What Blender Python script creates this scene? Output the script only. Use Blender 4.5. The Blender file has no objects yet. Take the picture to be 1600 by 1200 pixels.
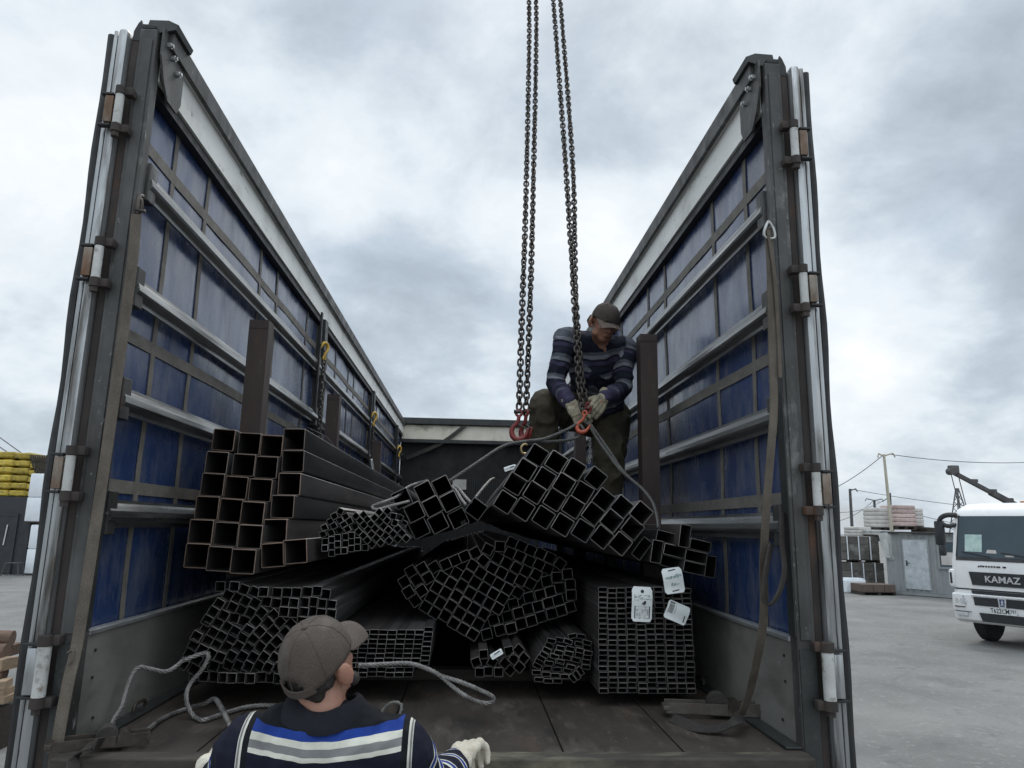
import bpy, bmesh, math, random
from mathutils import Vector, Matrix, noise, Quaternion
R_ = math.radians
rnd = random.Random(7)
scene = bpy.context.scene
col = scene.collection

# ------------------------------------------------------------------ camera
F_, CX, CY = 1125.0, 800.0, 600.0
dY = Vector((730-CX, -(822-CY), -F_)).normalized()
dZ = Vector((901-CX, CY+5069, -F_)); dZ = (dZ - dY*dZ.dot(dY)).normalized()
dX = dY.cross(dZ)
RM = Matrix((dX, dY, dZ))
EYE = Vector((0, 0, 2.05))
cam = bpy.data.cameras.new('camera'); cam.sensor_width = 36; cam.lens = 36*F_/1600
cam.clip_start = 0.05; cam.clip_end = 5000
cam_o = bpy.data.objects.new('camera', cam); col.objects.link(cam_o)
cam_o.matrix_world = Matrix.Translation(EYE) @ RM.to_4x4()
scene.camera = cam_o
def ray(x, y): return RM @ Vector((x-CX, -(y-CY), -F_))
def P(x, y, Y):
    d = ray(x, y); return EYE + d*(Y/d.y)
def PX(x, y, X):
    d = ray(x, y); return EYE + d*(X/d.x)
def PZ(x, y, z):
    d = ray(x, y); return EYE + d*((z-EYE.z)/d.z)

# ------------------------------------------------------------------ sky
SUN_EL, SUN_AZ = R_(52), R_(20)
w = bpy.data.worlds.new('World'); scene.world = w; w.use_nodes = True
nt = w.node_tree; nt.nodes.clear()
def N(t, **k):
    n = nt.nodes.new(t)
    for a, b in k.items(): setattr(n, a, b)
    return n
def wmath(op, a, b=None, clamp=False):
    n = N('ShaderNodeMath', operation=op); n.use_clamp = clamp
    for i, v in enumerate((a, b)):
        if v is None: continue
        if isinstance(v, (int, float)): n.inputs[i].default_value = v
        else: nt.links.new(v, n.inputs[i])
    return n.outputs[0]
out = N('ShaderNodeOutputWorld')
sky = N('ShaderNodeTexSky', sky_type='NISHITA'); sky.sun_disc = False
sky.sun_elevation = SUN_EL; sky.sun_rotation = SUN_AZ; sky.dust_density = 2.0; sky.air_density = 1.2
bg1 = N('ShaderNodeBackground'); bg1.inputs[1].default_value = 0.11
nt.links.new(sky.outputs[0], bg1.inputs[0])
tc = N('ShaderNodeTexCoord'); sp = N('ShaderNodeSeparateXYZ'); nt.links.new(tc.outputs['Generated'], sp.inputs[0])
den = wmath('ADD', wmath('MAXIMUM', sp.outputs[2], 0.0), 0.42)
cb = N('ShaderNodeCombineXYZ')
nt.links.new(wmath('DIVIDE', sp.outputs[0], den), cb.inputs[0]); nt.links.new(wmath('DIVIDE', sp.outputs[1], den), cb.inputs[1])
def wnoise(scale, detail, rough, off, dist=0.3):
    m = N('ShaderNodeMapping'); m.inputs['Location'].default_value = off; nt.links.new(cb.outputs[0], m.inputs[0])
    n = N('ShaderNodeTexNoise'); n.inputs['Scale'].default_value = scale; n.inputs['Detail'].default_value = detail
    n.inputs['Roughness'].default_value = rough; n.inputs['Distortion'].default_value = dist
    nt.links.new(m.outputs[0], n.inputs['Vector']); return n.outputs[0]
n1 = wnoise(1.5, 10, 0.54, (3.1, 7.4, 0), 0.15)     # broad masses
n2 = wnoise(3.6, 11, 0.62, (9.0, 1.7, 0), 0.25)     # puffs
n3 = wnoise(0.7, 3, 0.5, (1.3, 5.2, 0), 0.0)
n4 = wnoise(8.0, 12, 0.62, (2.2, 8.8, 0), 0.3)     # ragged edges
tone = wmath('ADD', wmath('ADD', wmath('MULTIPLY', n1, 0.75), wmath('MULTIPLY', n2, 0.37)), wmath('ADD', wmath('MULTIPLY', n3, 0.25), wmath('ADD', wmath('MULTIPLY', n4, 0.11), -0.095)))
def spot(px, py, width, amt):
    global tone
    d = ray(px, py).normalized()
    vm = N('ShaderNodeVectorMath', operation='DOT_PRODUCT'); nt.links.new(tc.outputs['Generated'], vm.inputs[0]); vm.inputs[1].default_value = d
    mr = N('ShaderNodeMapRange', interpolation_type='SMOOTHERSTEP'); nt.links.new(vm.outputs['Value'], mr.inputs[0])
    mr.inputs[1].default_value = math.cos(R_(width)); mr.inputs[2].default_value = 1.0; mr.inputs[3].default_value = 0; mr.inputs[4].default_value = amt
    tone = wmath('ADD', tone, mr.outputs[0])
SPOTS = [(1290, 500, 13, .13), (40, 230, 16, .06), (630, 500, 9, -.10), (1500, 200, 15, -.13), (1050, 120, 13, -.07), (420, 60, 14, -.05), (1560, 520, 9, -.10),
         (1480, 420, 6, .06), (620, 300, 13, .03), (380, 300, 12, .03), (1000, 420, 10, .03), (730, 610, 8, .06), (20, 600, 10, -.02), (800, 200, 9, -.02)]
for s_ in SPOTS: spot(*s_)
cr = N('ShaderNodeValToRGB'); nt.links.new(tone, cr.inputs[0])
el = cr.color_ramp.elements
el[0].position = 0.49; el[0].color = (0.31, 0.36, 0.412, 1)
el[1].position = 0.86; el[1].color = (0.80, 0.82, 0.835, 1)
e = el.new(0.585); e.color = (0.42, 0.485, 0.55, 1)
e = el.new(0.69); e.color = (0.615, 0.67, 0.715, 1)
# overcast sky: brighter overhead and, a little, behind the viewer
zr = N('ShaderNodeMapRange', interpolation_type='SMOOTHSTEP'); nt.links.new(sp.outputs[2], zr.inputs[0]); zr.inputs[1].default_value = .62; zr.inputs[2].default_value = 1.0; zr.inputs[3].default_value = 1.0; zr.inputs[4].default_value = 2.3
yr_ = N('ShaderNodeMapRange', interpolation_type='SMOOTHSTEP'); nt.links.new(sp.outputs[1], yr_.inputs[0]); yr_.inputs[1].default_value = .2; yr_.inputs[2].default_value = -.8; yr_.inputs[3].default_value = 1.0; yr_.inputs[4].default_value = 1.35
bg2 = N('ShaderNodeBackground'); nt.links.new(wmath('MULTIPLY', zr.outputs[0], yr_.outputs[0]), bg2.inputs[1]); nt.links.new(cr.outputs[0], bg2.inputs[0])
mx = N('ShaderNodeMixShader')
thin = N('ShaderNodeMapRange'); nt.links.new(n1, thin.inputs[0]); thin.inputs[1].default_value = .35; thin.inputs[2].default_value = .5; thin.inputs[3].default_value = .82; thin.inputs[4].default_value = .97
nt.links.new(thin.outputs[0], mx.inputs[0]); nt.links.new(bg1.outputs[0], mx.inputs[1]); nt.links.new(bg2.outputs[0], mx.inputs[2])
nt.links.new(mx.outputs[0], out.inputs[0])
sun = bpy.data.lights.new('sun', 'SUN'); sun.energy = 0.9; sun.angle = R_(20); sun.color = (1, .96, .9)
sun_o = bpy.data.objects.new('sun', sun); col.objects.link(sun_o)
sun_o.rotation_euler = (math.pi/2-SUN_EL, 0, math.pi - SUN_AZ)
scene.view_settings.view_transform = 'Standard'; scene.view_settings.look = 'None'
scene.view_settings.exposure = 0.38; scene.view_settings.gamma = 1
scene.cycles.max_bounces = 8

# ------------------------------------------------------------------ helpers
class MB:
    def __init__(s): s.v = []; s.f = []; s.m = []; s.cur = 0
    def add(s, vs, fs):
        b = len(s.v); s.v += [tuple(v) for v in vs]; s.f += [tuple(b+i for i in f) for f in fs]; s.m += [s.cur]*len(fs); return s
    def box(s, x0, x1, y0, y1, z0, z1, M=None, bev=0.0):
        if bev > 0:
            bm = bmesh.new(); bmesh.ops.create_cube(bm, size=1)
            for v in bm.verts: v.co = Vector(((x0+x1)/2+v.co.x*(x1-x0), (y0+y1)/2+v.co.y*(y1-y0), (z0+z1)/2+v.co.z*(z1-z0)))
            bmesh.ops.bevel(bm, geom=bm.edges[:], offset=bev, segments=2, affect='EDGES', profile=.5)
            return s.bm(bm, M)
        vs = [Vector((x, y, z)) for z in (z0, z1) for y in (y0, y1) for x in (x0, x1)]
        if M: vs = [M @ v for v in vs]
        return s.add(vs, [(0, 2, 3, 1), (4, 5, 7, 6), (0, 1, 5, 4), (2, 6, 7, 3), (0, 4, 6, 2), (1, 3, 7, 5)])
    def bm(s, bm, M=None):
        bm.verts.ensure_lookup_table(); bm.verts.index_update()
        s.add([(M @ v.co) if M else v.co for v in bm.verts], [[v.index for v in f.verts] for f in bm.faces]); bm.free(); return s
    def prism(s, pts, M, d):                       # outline pts (u,v) in M's xy, depth d along M's z
        n = len(pts); vs = [M @ Vector((p[0], p[1], 0)) for p in pts]+[M @ Vector((p[0], p[1], d)) for p in pts]
        return s.add(vs, [tuple(range(n))[::-1], tuple(range(n, 2*n))]+[(i, (i+1) % n, n+(i+1) % n, n+i) for i in range(n)])
    def tube(s, path, r, n=8, cap=True, closed=False, up=None):
        path = [Vector(p) for p in path]; k = len(path); rr = r if isinstance(r, (list, tuple)) else [r]*k
        b = len(s.v); nrm = None
        for i, p in enumerate(path):
            t = (path[(i+1) % k]-path[i-1]) if closed else (path[min(i+1, k-1)]-path[max(i-1, 0)])
            t = t.normalized() if t.length > 1e-9 else Vector((0, 0, 1))
            if nrm is None:
                nrm = t.orthogonal().normalized() if up is None else (Vector(up)-t*Vector(up).dot(t)).normalized()
            nrm = nrm-t*nrm.dot(t)
            nrm = nrm.normalized() if nrm.length > 1e-6 else t.orthogonal().normalized()
            bi = t.cross(nrm)
            for j in range(n):
                a = 2*math.pi*j/n; s.v.append(tuple(p+(nrm*math.cos(a)+bi*math.sin(a))*rr[i]))
        fs = []
        for i in range(k if closed else k-1):
            i2 = (i+1) % k
            for j in range(n): fs.append((b+i*n+j, b+i*n+(j+1) % n, b+i2*n+(j+1) % n, b+i2*n+j))
        if cap and not closed: fs += [tuple(b+j for j in range(n))[::-1], tuple(b+(k-1)*n+j for j in range(n))]
        s.f += fs; s.m += [s.cur]*len(fs); return s
    def band(s, path, wdir, w, th):                # flat webbing strap: path, width direction(s), width, thickness
        path = [Vector(p) for p in path]; k = len(path); b = len(s.v)
        for i, p in enumerate(path):
            t = (path[min(i+1, k-1)]-path[max(i-1, 0)]).normalized()
            wd = Vector(wdir[i] if isinstance(wdir, list) else wdir); wd = (wd-t*wd.dot(t)).normalized(); nn = t.cross(wd)
            for a, c in ((-1, -1), (1, -1), (1, 1), (-1, 1)): s.v.append(tuple(p+wd*(a*w/2)+nn*(c*th/2)))
        fs = []
        for i in range(k-1):
            for j in range(4): fs.append((b+4*i+j, b+4*i+(j+1) % 4, b+4*i+4+(j+1) % 4, b+4*i+4+j))
        fs += [(b+3, b+2, b+1, b), tuple(b+4*(k-1)+j for j in range(4))]
        s.f += fs; s.m += [s.cur]*len(fs); return s
    def cyl(s, p0, p1, r, n=16, r1=None): return s.tube([p0, p1], [r, r if r1 is None else r1], n)
    def build(s, name, mats, parent=None, smooth=False, bevel=0.0):
        me = bpy.data.meshes.new(name); me.from_pydata(s.v, [], s.f)
        mats = mats if isinstance(mats, (list, tuple)) else [mats]
        for m in mats: me.materials.append(m)
        if len(mats) > 1: me.polygons.foreach_set('material_index', s.m)
        if smooth:
            me.polygons.foreach_set('use_smooth', [True]*len(me.polygons))
        me.validate(); me.update()
        if smooth and smooth != 'all':
            try: me.set_sharp_from_angle(angle=R_(40))
            except Exception: pass
        o = bpy.data.objects.new(name, me); col.objects.link(o)
        if parent: o.parent = parent
        if bevel > 0:
            md = o.modifiers.new('bevel', 'BEVEL'); md.width = bevel; md.segments = 2; md.limit_method = 'ANGLE'
        return o
def tag(o, label=None, cat=None, group=None, kind=None):
    if label: o['label'] = label
    if cat: o['category'] = cat
    if group: o['group'] = group
    if kind: o['kind'] = kind
    return o
def thing(name, label, cat, loc=(0, 0, 0), group=None):
    o = bpy.data.objects.new(name, None); col.objects.link(o); o.location = loc; o.empty_display_size = .1
    return tag(o, label, cat, group)
def under(root, *objs):                            # objs were built in world space: keep them there under the root
    for o in objs:
        o.parent = root; o.matrix_parent_inverse = Matrix.Translation(-Vector(root.location))
def spline(pts, step=0.02):
    pts = [Vector(p) for p in pts]; o = []
    for i in range(len(pts)-1):
        p0, p1, p2, p3 = pts[max(i-1, 0)], pts[i], pts[i+1], pts[min(i+2, len(pts)-1)]
        n = max(2, int((p2-p1).length/step))
        for k in range(n):
            t = k/n
            o.append(0.5*((2*p1)+(p2-p0)*t+(2*p0-5*p1+4*p2-p3)*t*t+(3*p1-p0-3*p2+p3)*t**3))
    o.append(pts[-1]); return o

# ------------------------------------------------------------------ materials
def mat(name, c1, c2=None, rough=.6, metal=0.0, scale=6, detail=6, lo=.35, hi=.65, bump=0.0, bscale=40, spec=.5, stretch=(1, 1, 1), extra=None, rvar=.12, attr=None, fine=None):
    m = bpy.data.materials.new(name); m.use_nodes = True; t = m.node_tree; b = t.nodes['Principled BSDF']
    L = t.links.new
    tc = t.nodes.new('ShaderNodeTexCoord'); mp = t.nodes.new('ShaderNodeMapping'); L(tc.outputs['Object'], mp.inputs[0]); mp.inputs['Scale'].default_value = stretch
    def nz(s, d, off=0):
        n = t.nodes.new('ShaderNodeTexNoise'); n.inputs['Scale'].default_value = s; n.inputs['Detail'].default_value = d; n.inputs['Roughness'].default_value = .6
        if off:
            m2 = t.nodes.new('ShaderNodeMapping'); m2.inputs['Location'].default_value = (off, off*1.7, off*.3); L(mp.outputs[0], m2.inputs[0]); L(m2.outputs[0], n.inputs['Vector'])
        else: L(mp.outputs[0], n.inputs['Vector'])
        return n.outputs[0]
    def ramp(src, lo, hi):
        r = t.nodes.new('ShaderNodeMapRange'); L(src, r.inputs[0]); r.inputs[1].default_value = lo; r.inputs[2].default_value = hi; return r.outputs[0]
    def mix(fac, a, c, mode='MIX'):
        x = t.nodes.new('ShaderNodeMix'); x.data_type = 'RGBA'; x.blend_type = mode
        if isinstance(fac, float): x.inputs[0].default_value = fac
        else: L(fac, x.inputs[0])
        for i, v in ((6, a), (7, c)):
            if isinstance(v, tuple): x.inputs[i].default_value = (*v[:3], 1)
            else: L(v, x.inputs[i])
        return x.outputs[2]
    n0 = nz(scale, detail)
    if attr:
        a = t.nodes.new('ShaderNodeAttribute'); a.attribute_name = attr; base = a.outputs['Color']
        g = mix(ramp(n0, lo, hi), (.72, .72, .72), (1.15, 1.15, 1.15)); base = mix(1.0, base, g, 'MULTIPLY')
    else:
        base = mix(ramp(n0, lo, hi), tuple(c1), tuple(c2 or c1))
    if extra:                                     # list of (colour, scale, lo, hi, strength)
        for k, (c, s_, a_, b_, st) in enumerate(extra):
            f = ramp(nz(s_, 8, 3.3+k*2.1), a_, b_)
            mm = t.nodes.new('ShaderNodeMath'); mm.operation = 'MULTIPLY'; mm.use_clamp = True; L(f, mm.inputs[0]); mm.inputs[1].default_value = st
            base = mix(mm.outputs[0], base, tuple(c))
    L(base, b.inputs['Base Color'])
    rr = t.nodes.new('ShaderNodeMapRange'); L(nz(scale*2.3, 5, 7.7), rr.inputs[0]); rr.inputs[1].default_value = .3; rr.inputs[2].default_value = .7
    rr.inputs[3].default_value = max(.03, rough-rvar); rr.inputs[4].default_value = min(1, rough+rvar); L(rr.outputs[0], b.inputs['Roughness'])
    b.inputs['Metallic'].default_value = metal
    b.inputs['Specular IOR Level'].default_value = spec
    if bump:
        bn = t.nodes.new('ShaderNodeBump'); bn.inputs['Strength'].default_value = bump; bn.inputs['Distance'].default_value = .01
        L(nz(bscale, 6, 1.1), bn.inputs['Height']); L(bn.outputs[0], b.inputs['Normal'])
    return m
M = {}
M['tarp'] = mat('blue_tarpaulin', (.021, .043, .118), (.033, .060, .155), rough=.25, scale=3, bump=.30, bscale=5, rvar=.10, spec=.8,
                extra=[((.13, .142, .185), 9, .46, .70, .8), ((.16, .17, .2), 46, .60, .72, .5), ((.05, .05, .06), 2.5, .55, .75, .6)], stretch=(1, 1, .45))
M['webbing'] = mat('grey_webbing_seam', (.125, .116, .10), (.185, .172, .15), rough=.75, scale=14, bump=.4, bscale=150)
M['alu'] = mat('weathered_aluminium', (.42, .43, .43), (.55, .56, .56), rough=.42, metal=.75, scale=5, extra=[((.12, .115, .10), 8, .52, .68, .8), ((.2, .2, .19), 60, .58, .68, .6)], stretch=(3, .4, 3), bump=.08)
M['alu_v'] = mat('door_edge_aluminium', (.29, .30, .305), (.46, .475, .48), rough=.36, metal=.65, scale=5, extra=[((.07, .06, .05), 5, .50, .66, .9), ((.16, .12, .08), 34, .62, .7, .8)], stretch=(4, 4, .35), bump=.08)
M['slat'] = mat('aluminium_slat', (.17, .175, .172), (.36, .365, .36), rough=.34, metal=.8, scale=4, extra=[((.07, .07, .065), 7, .50, .70, .85)], stretch=(3, .25, 3), bump=.05)
M['rail'] = mat('dirty_white_rail', (.74, .74, .70), (.84, .84, .81), rough=.5, scale=4, extra=[((.30, .29, .25), 5, .52, .78, .7), ((.1, .09, .08), 26, .62, .72, .7)], stretch=(1, .5, 1))
M['post'] = mat('grey_painted_steel', (.030, .030, .029), (.078, .077, .074), rough=.55, scale=5, extra=[((.27, .27, .26), 11, .58, .70, .6), ((.022, .022, .02), 4, .48, .64, .85), ((.32, .32, .31), 48, .63, .70, .6), ((.10, .055, .035), 12, .62, .72, .6)], bump=.25, bscale=30, stretch=(1, 1, .5))
M['post_dk'] = mat('dark_green_steel', (.018, .021, .021), (.034, .037, .036), rough=.5, scale=5, extra=[((.12, .13, .12), 13, .62, .74, .5), ((.015, .015, .015), 4, .52, .7, .6)], bump=.2, bscale=30)
M['seal'] = mat('rusty_brown_strip', (.026, .021, .019), (.05, .038, .032), rough=.8, scale=9, extra=[((.13, .06, .03), 7, .58, .72, .7)], bump=.3, stretch=(1, 1, .4))
M['kick'] = mat('dirty_sideboard', (.20, .197, .178), (.29, .285, .26), rough=.55, metal=.25, scale=3, extra=[((.10, .096, .085), 5, .5, .72, .8), ((.42, .41, .38), 40, .64, .72, .4), ((.07, .066, .058), 1.6, .52, .75, .7)], stretch=(1, .5, 1), bump=.12, bscale=18)
M['floor'] = mat('worn_plywood_floor', (.028, .022, .018), (.062, .048, .039), rough=.72, scale=4, extra=[((.17, .14, .115), 9, .53, .72, .6), ((.20, .175, .15), 45, .62, .72, .5), ((.018, .016, .015), 2.2, .5, .7, .8), ((.10, .065, .045), 9, .6, .72, .5)], bump=.5, bscale=24, stretch=(1, .35, 1))
M['sill'] = mat('scuffed_yellow_sill', (.03, .026, .021), (.065, .055, .044), rough=.8, scale=9, extra=[((.22, .20, .14), 2.1, .54, .64, .8), ((.05, .045, .04), 12, .52, .66, .9)], bump=.4, stretch=(.6, 1.5, 1))
M['rustbrown'] = mat('brown_primer_steel', (.038, .026, .023), (.06, .041, .036), rough=.6, scale=4, extra=[((.12, .10, .09), 20, .64, .74, .5), ((.10, .045, .025), 6, .6, .74, .5)], bump=.12, stretch=(1, 1, .4))
M['steel'] = mat('dark_mill_steel', (.050, .049, .050), (.085, .083, .082), rough=.46, metal=.35, scale=3, extra=[((.11, .065, .04), 5, .60, .78, .55), ((.03, .03, .03), 9, .55, .7, .5)], bump=.06, stretch=(2, .35, 2))
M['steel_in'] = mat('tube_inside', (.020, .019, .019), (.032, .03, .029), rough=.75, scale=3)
M['cut'] = mat('sawn_steel_edge', (.17, .166, .16), (.26, .255, .25), rough=.5, metal=.4, scale=60)
M['cut_rust'] = mat('rusty_sawn_edge', (.16, .13, .112), (.22, .18, .155), rough=.55, metal=.3, scale=40, extra=[((.22, .11, .05), 18, .55, .7, .7)])
M['chain'] = mat('oiled_chain_steel', (.045, .038, .033), (.09, .075, .065), rough=.5, metal=.5, scale=30, extra=[((.10, .055, .03), 40, .58, .7, .5)])
M['chain_lt'] = mat('galvanised_chain', (.35, .35, .34), (.48, .48, .46), rough=.4, metal=.8, scale=30)
M['red'] = mat('worn_red_hook', (.16, .022, .022), (.25, .035, .03), rough=.5, scale=20, extra=[((.06, .04, .04), 24, .58, .68, .8)])
M['yellow'] = mat('worn_yellow_hook', (.55, .33, .04), (.70, .45, .07), rough=.5, scale=20, extra=[((.12, .08, .05), 24, .58, .68, .8)])
M['orange'] = mat('orange_red_hook', (.40, .07, .035), (.52, .11, .05), rough=.45, scale=20, extra=[((.10, .05, .04), 24, .58, .68, .8)])
M['rope'] = mat('galvanised_wire_rope', (.20, .19, .18), (.30, .29, .275), rough=.5, metal=.5, scale=30, extra=[((.07, .06, .055), 9, .5, .68, .8)])
M['rope_dk'] = mat('greased_wire_rope', (.10, .095, .09), (.15, .145, .135), rough=.55, metal=.4, scale=30)
M['strap'] = mat('dirty_strap', (.085, .070, .055), (.15, .125, .10), rough=.85, scale=12, bump=.5, bscale=220, stretch=(1, 1, .5))
M['strap_dk'] = mat('dark_strap', (.028, .024, .022), (.05, .043, .038), rough=.85, scale=12, bump=.5, bscale=220)
M['black'] = mat('black_rubber', (.012, .012, .013), (.022, .022, .023), rough=.6, scale=8)
M['white_pl'] = mat('paper_tag', (.68, .72, .71), (.76, .79, .78), rough=.6, scale=12)
M['ink'] = mat('black_ink', (.03, .03, .035), rough=.7)
M['ink_green'] = mat('green_marker', (.03, .16, .13), rough=.7)
M['asphalt'] = mat('grey_asphalt', (.155, .152, .145), (.215, .211, .202), rough=.9, scale=.55, extra=[((.12, .12, .115), .9, .52, .72, .7), ((.10, .10, .097), 2.6, .60, .70, .6), ((.34, .33, .315), 14, .56, .70, .5), ((.09, .09, .087), 22, .58, .70, .5), ((.33, .325, .31), 55, .60, .72, .6), ((.11, .11, .105), 75, .60, .7, .6), ((.30, .29, .27), .25, .55, .7, .4)], bump=.5, bscale=90)
M['white'] = mat('white_truck_paint', (.80, .80, .79), (.85, .85, .84), rough=.28, scale=3, extra=[((.45, .43, .40), 3, .60, .8, .35)])
M['dkgrey'] = mat('dark_plastic', (.02, .021, .023), (.032, .033, .035), rough=.5, scale=8)
M['glass'] = mat('windscreen_glass', (.045, .07, .085), (.06, .085, .10), rough=.08, scale=2, rvar=.03)
M['tyre'] = mat('tyre_rubber', (.016, .016, .016), (.03, .029, .028), rough=.85, scale=20, bump=.4)
M['silver'] = mat('chrome_letters', (.72, .73, .74), (.8, .8, .8), rough=.25, metal=.5)
M['lamp'] = mat('headlamp_glass', (.42, .43, .44), (.75, .76, .78), rough=.15, scale=26)
M['cabin'] = mat('grey_corrugated_cabin', (.235, .255, .258), (.295, .312, .315), rough=.5, scale=3, extra=[((.15, .16, .165), 5, .55, .75, .5)], stretch=(1, 1, .4))
M['cabin_door'] = mat('shiny_sheet_door', (.42, .46, .48), (.58, .62, .64), rough=.28, metal=.55, scale=3.5, bump=.8, bscale=6)
M['concrete'] = mat('grey_block', (.095, .09, .08), (.15, .142, .13), rough=.9, scale=5, extra=[((.26, .255, .24), 2.4, .55, .66, .7)], bump=.3)
M['brownblk'] = mat('brown_block', (.10, .075, .062), (.13, .10, .085), rough=.9, scale=6, bump=.3)
M['bag'] = mat('white_paper_sack', (.52, .49, .46), (.64, .61, .58), rough=.7, scale=4, bump=.4, bscale=12)
M['bag_red'] = mat('reddish_print_sack', (.50, .33, .30), (.60, .50, .47), rough=.7, scale=7, bump=.4, bscale=12)
M['bag_y'] = mat('yellow_sack', (.42, .30, .03), (.60, .45, .07), rough=.6, scale=5, extra=[((.13, .12, .05), 8, .54, .64, .85), ((.45, .42, .25), 14, .6, .7, .6)], bump=.6, bscale=10)
M['wood'] = mat('raw_timber', (.24, .17, .11), (.36, .27, .18), rough=.8, scale=8, extra=[((.12, .085, .06), 6, .55, .7, .7)], stretch=(1, 1, 6), bump=.2)
M['wood_dk'] = mat('dark_timber', (.03, .024, .02), (.05, .04, .033), rough=.85, scale=8, stretch=(.3, 2, 2), bump=.3)
M['bark'] = mat('brown_bark', (.10, .065, .048), (.19, .125, .09), rough=.9, scale=10, stretch=(.3, 3, 3), bump=.5)
M['pole'] = mat('pale_wood_pole', (.42, .38, .30), (.52, .48, .39), rough=.8, scale=6, stretch=(3, 3, .3), extra=[((.25, .22, .18), 4, .55, .7, .6)])
M['pole_dk'] = mat('dark_pole', (.06, .058, .06), (.10, .095, .095), rough=.7, scale=6)
M['wire'] = mat('overhead_wire', (.10, .10, .105), (.13, .13, .13), rough=.7)
M['darkwall'] = mat('dark_grey_cladding', (.024, .025, .029), (.036, .037, .041), rough=.6, scale=3)
M['whitefoam'] = mat('white_insulation_block', (.70, .74, .78), (.78, .81, .84), rough=.6, scale=3, bump=.1)
M['sheet'] = mat('pale_plastic_sheet', (.40, .41, .40), (.52, .53, .52), rough=.5, scale=5, bump=.5, bscale=8)
M['blue'] = mat('blue_metal', (.03, .06, .16), (.05, .08, .2), rough=.5)
M['rusty'] = mat('rust_streaked_metal', (.13, .085, .055), (.30, .27, .235), rough=.65, metal=.3, scale=14, extra=[((.16, .07, .03), 9, .48, .66, .8), ((.03, .025, .022), 12, .58, .7, .7)], stretch=(1, 1, .5))
def vary(m, lo, hi, tint=None):
    """each object its own tone: mill scale differs from tube to tube"""
    t = m.node_tree; b = t.nodes['Principled BSDF']; lk = b.inputs['Base Color'].links[0]; src = lk.from_socket
    oi = t.nodes.new('ShaderNodeObjectInfo'); r = t.nodes.new('ShaderNodeValToRGB'); t.links.new(oi.outputs['Random'], r.inputs[0])
    e = r.color_ramp.elements; e[0].color = (lo, lo, lo, 1); e[1].color = (hi, hi, hi, 1)
    if tint: q = e.new(.8); q.color = (*tint, 1)
    x = t.nodes.new('ShaderNodeMix'); x.data_type = 'RGBA'; x.blend_type = 'MULTIPLY'; x.inputs[0].default_value = 1
    t.links.new(src, x.inputs[6]); t.links.new(r.outputs[0], x.inputs[7]); t.links.new(x.outputs[2], b.inputs['Base Color'])
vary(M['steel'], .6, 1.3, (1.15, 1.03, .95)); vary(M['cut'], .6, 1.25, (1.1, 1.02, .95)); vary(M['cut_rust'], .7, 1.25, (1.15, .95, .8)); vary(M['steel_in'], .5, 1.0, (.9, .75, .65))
vary(M['concrete'], .75, 1.2); vary(M['bag_y'], .6, 1.2); vary(M['bag'], .85, 1.05); vary(M['bag_red'], .8, 1.1)
M['hinge_w'] = mat('chipped_white_sleeve', (.42, .42, .40), (.56, .56, .54), rough=.5, scale=12, extra=[((.12, .08, .055), 18, .55, .68, .85), ((.2, .19, .18), 40, .58, .68, .7)])
M['bulk'] = mat('near_black_bulkhead', (.010, .010, .011), (.018, .018, .019), rough=.7, scale=3)  # bulkhead wall: plain near-black base colour, faintly mottled
# cracks in the yard's asphalt
t = M['asphalt'].node_tree; b = t.nodes['Principled BSDF']; src = b.inputs['Base Color'].links[0].from_socket
tcn = t.nodes.new('ShaderNodeTexCoord'); nz_ = t.nodes.new('ShaderNodeTexNoise'); nz_.inputs['Scale'].default_value = 1.4; nz_.inputs['Detail'].default_value = 6; t.links.new(tcn.outputs['Object'], nz_.inputs['Vector'])
mxv = t.nodes.new('ShaderNodeMix'); mxv.data_type = 'RGBA'; mxv.inputs[0].default_value = .22; t.links.new(tcn.outputs['Object'], mxv.inputs[6]); t.links.new(nz_.outputs['Color'], mxv.inputs[7])
vo = t.nodes.new('ShaderNodeTexVoronoi'); vo.feature = 'DISTANCE_TO_EDGE'; vo.inputs['Scale'].default_value = .34; t.links.new(mxv.outputs[2], vo.inputs['Vector'])
mr = t.nodes.new('ShaderNodeMapRange'); t.links.new(vo.outputs['Distance'], mr.inputs[0]); mr.inputs[1].default_value = .002; mr.inputs[2].default_value = .009; mr.inputs[3].default_value = .12; mr.inputs[4].default_value = 0
mc = t.nodes.new('ShaderNodeMix'); mc.data_type = 'RGBA'; t.links.new(mr.outputs[0], mc.inputs[0]); t.links.new(src, mc.inputs[6]); mc.inputs[7].default_value = (.06, .06, .058, 1); t.links.new(mc.outputs[2], b.inputs['Base Color'])
# ------------------------------------------------------------------ ground
g = MB(); g.add([(-600, -400, 0), (600, -400, 0), (600, 900, 0), (-600, 900, 0)], [(0, 1, 2, 3)])
tag(g.build('ground', M['asphalt']), kind='structure')

# ------------------------------------------------------------------ trailer
XL, XR, Y0, YF = -1.277, 1.173, 2.66, 14.0
ZB = 2.05-.735
ZT = 2.05+1.93
trailer = thing('semi_trailer', 'open tilt semi-trailer with blue tarpaulin sides, silver slats and roof removed', 'trailer', ((XL+XR)/2, Y0, ZB))
def part(mb, name, m, parent=None, **k):
    o = mb.build(name, m, None, **k)
    if parent is None: under(trailer, o)
    else:
        o.parent = parent
        o.matrix_parent_inverse = Matrix.Translation(-Vector(trailer.location)) if parent.parent is trailer else Matrix()
    return o
def sub(mb, name, m, parent, **k):                 # sub-part of a part whose own mesh is in world space
    o = mb.build(name, m, None, **k); o.parent = parent
    return o
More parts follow.
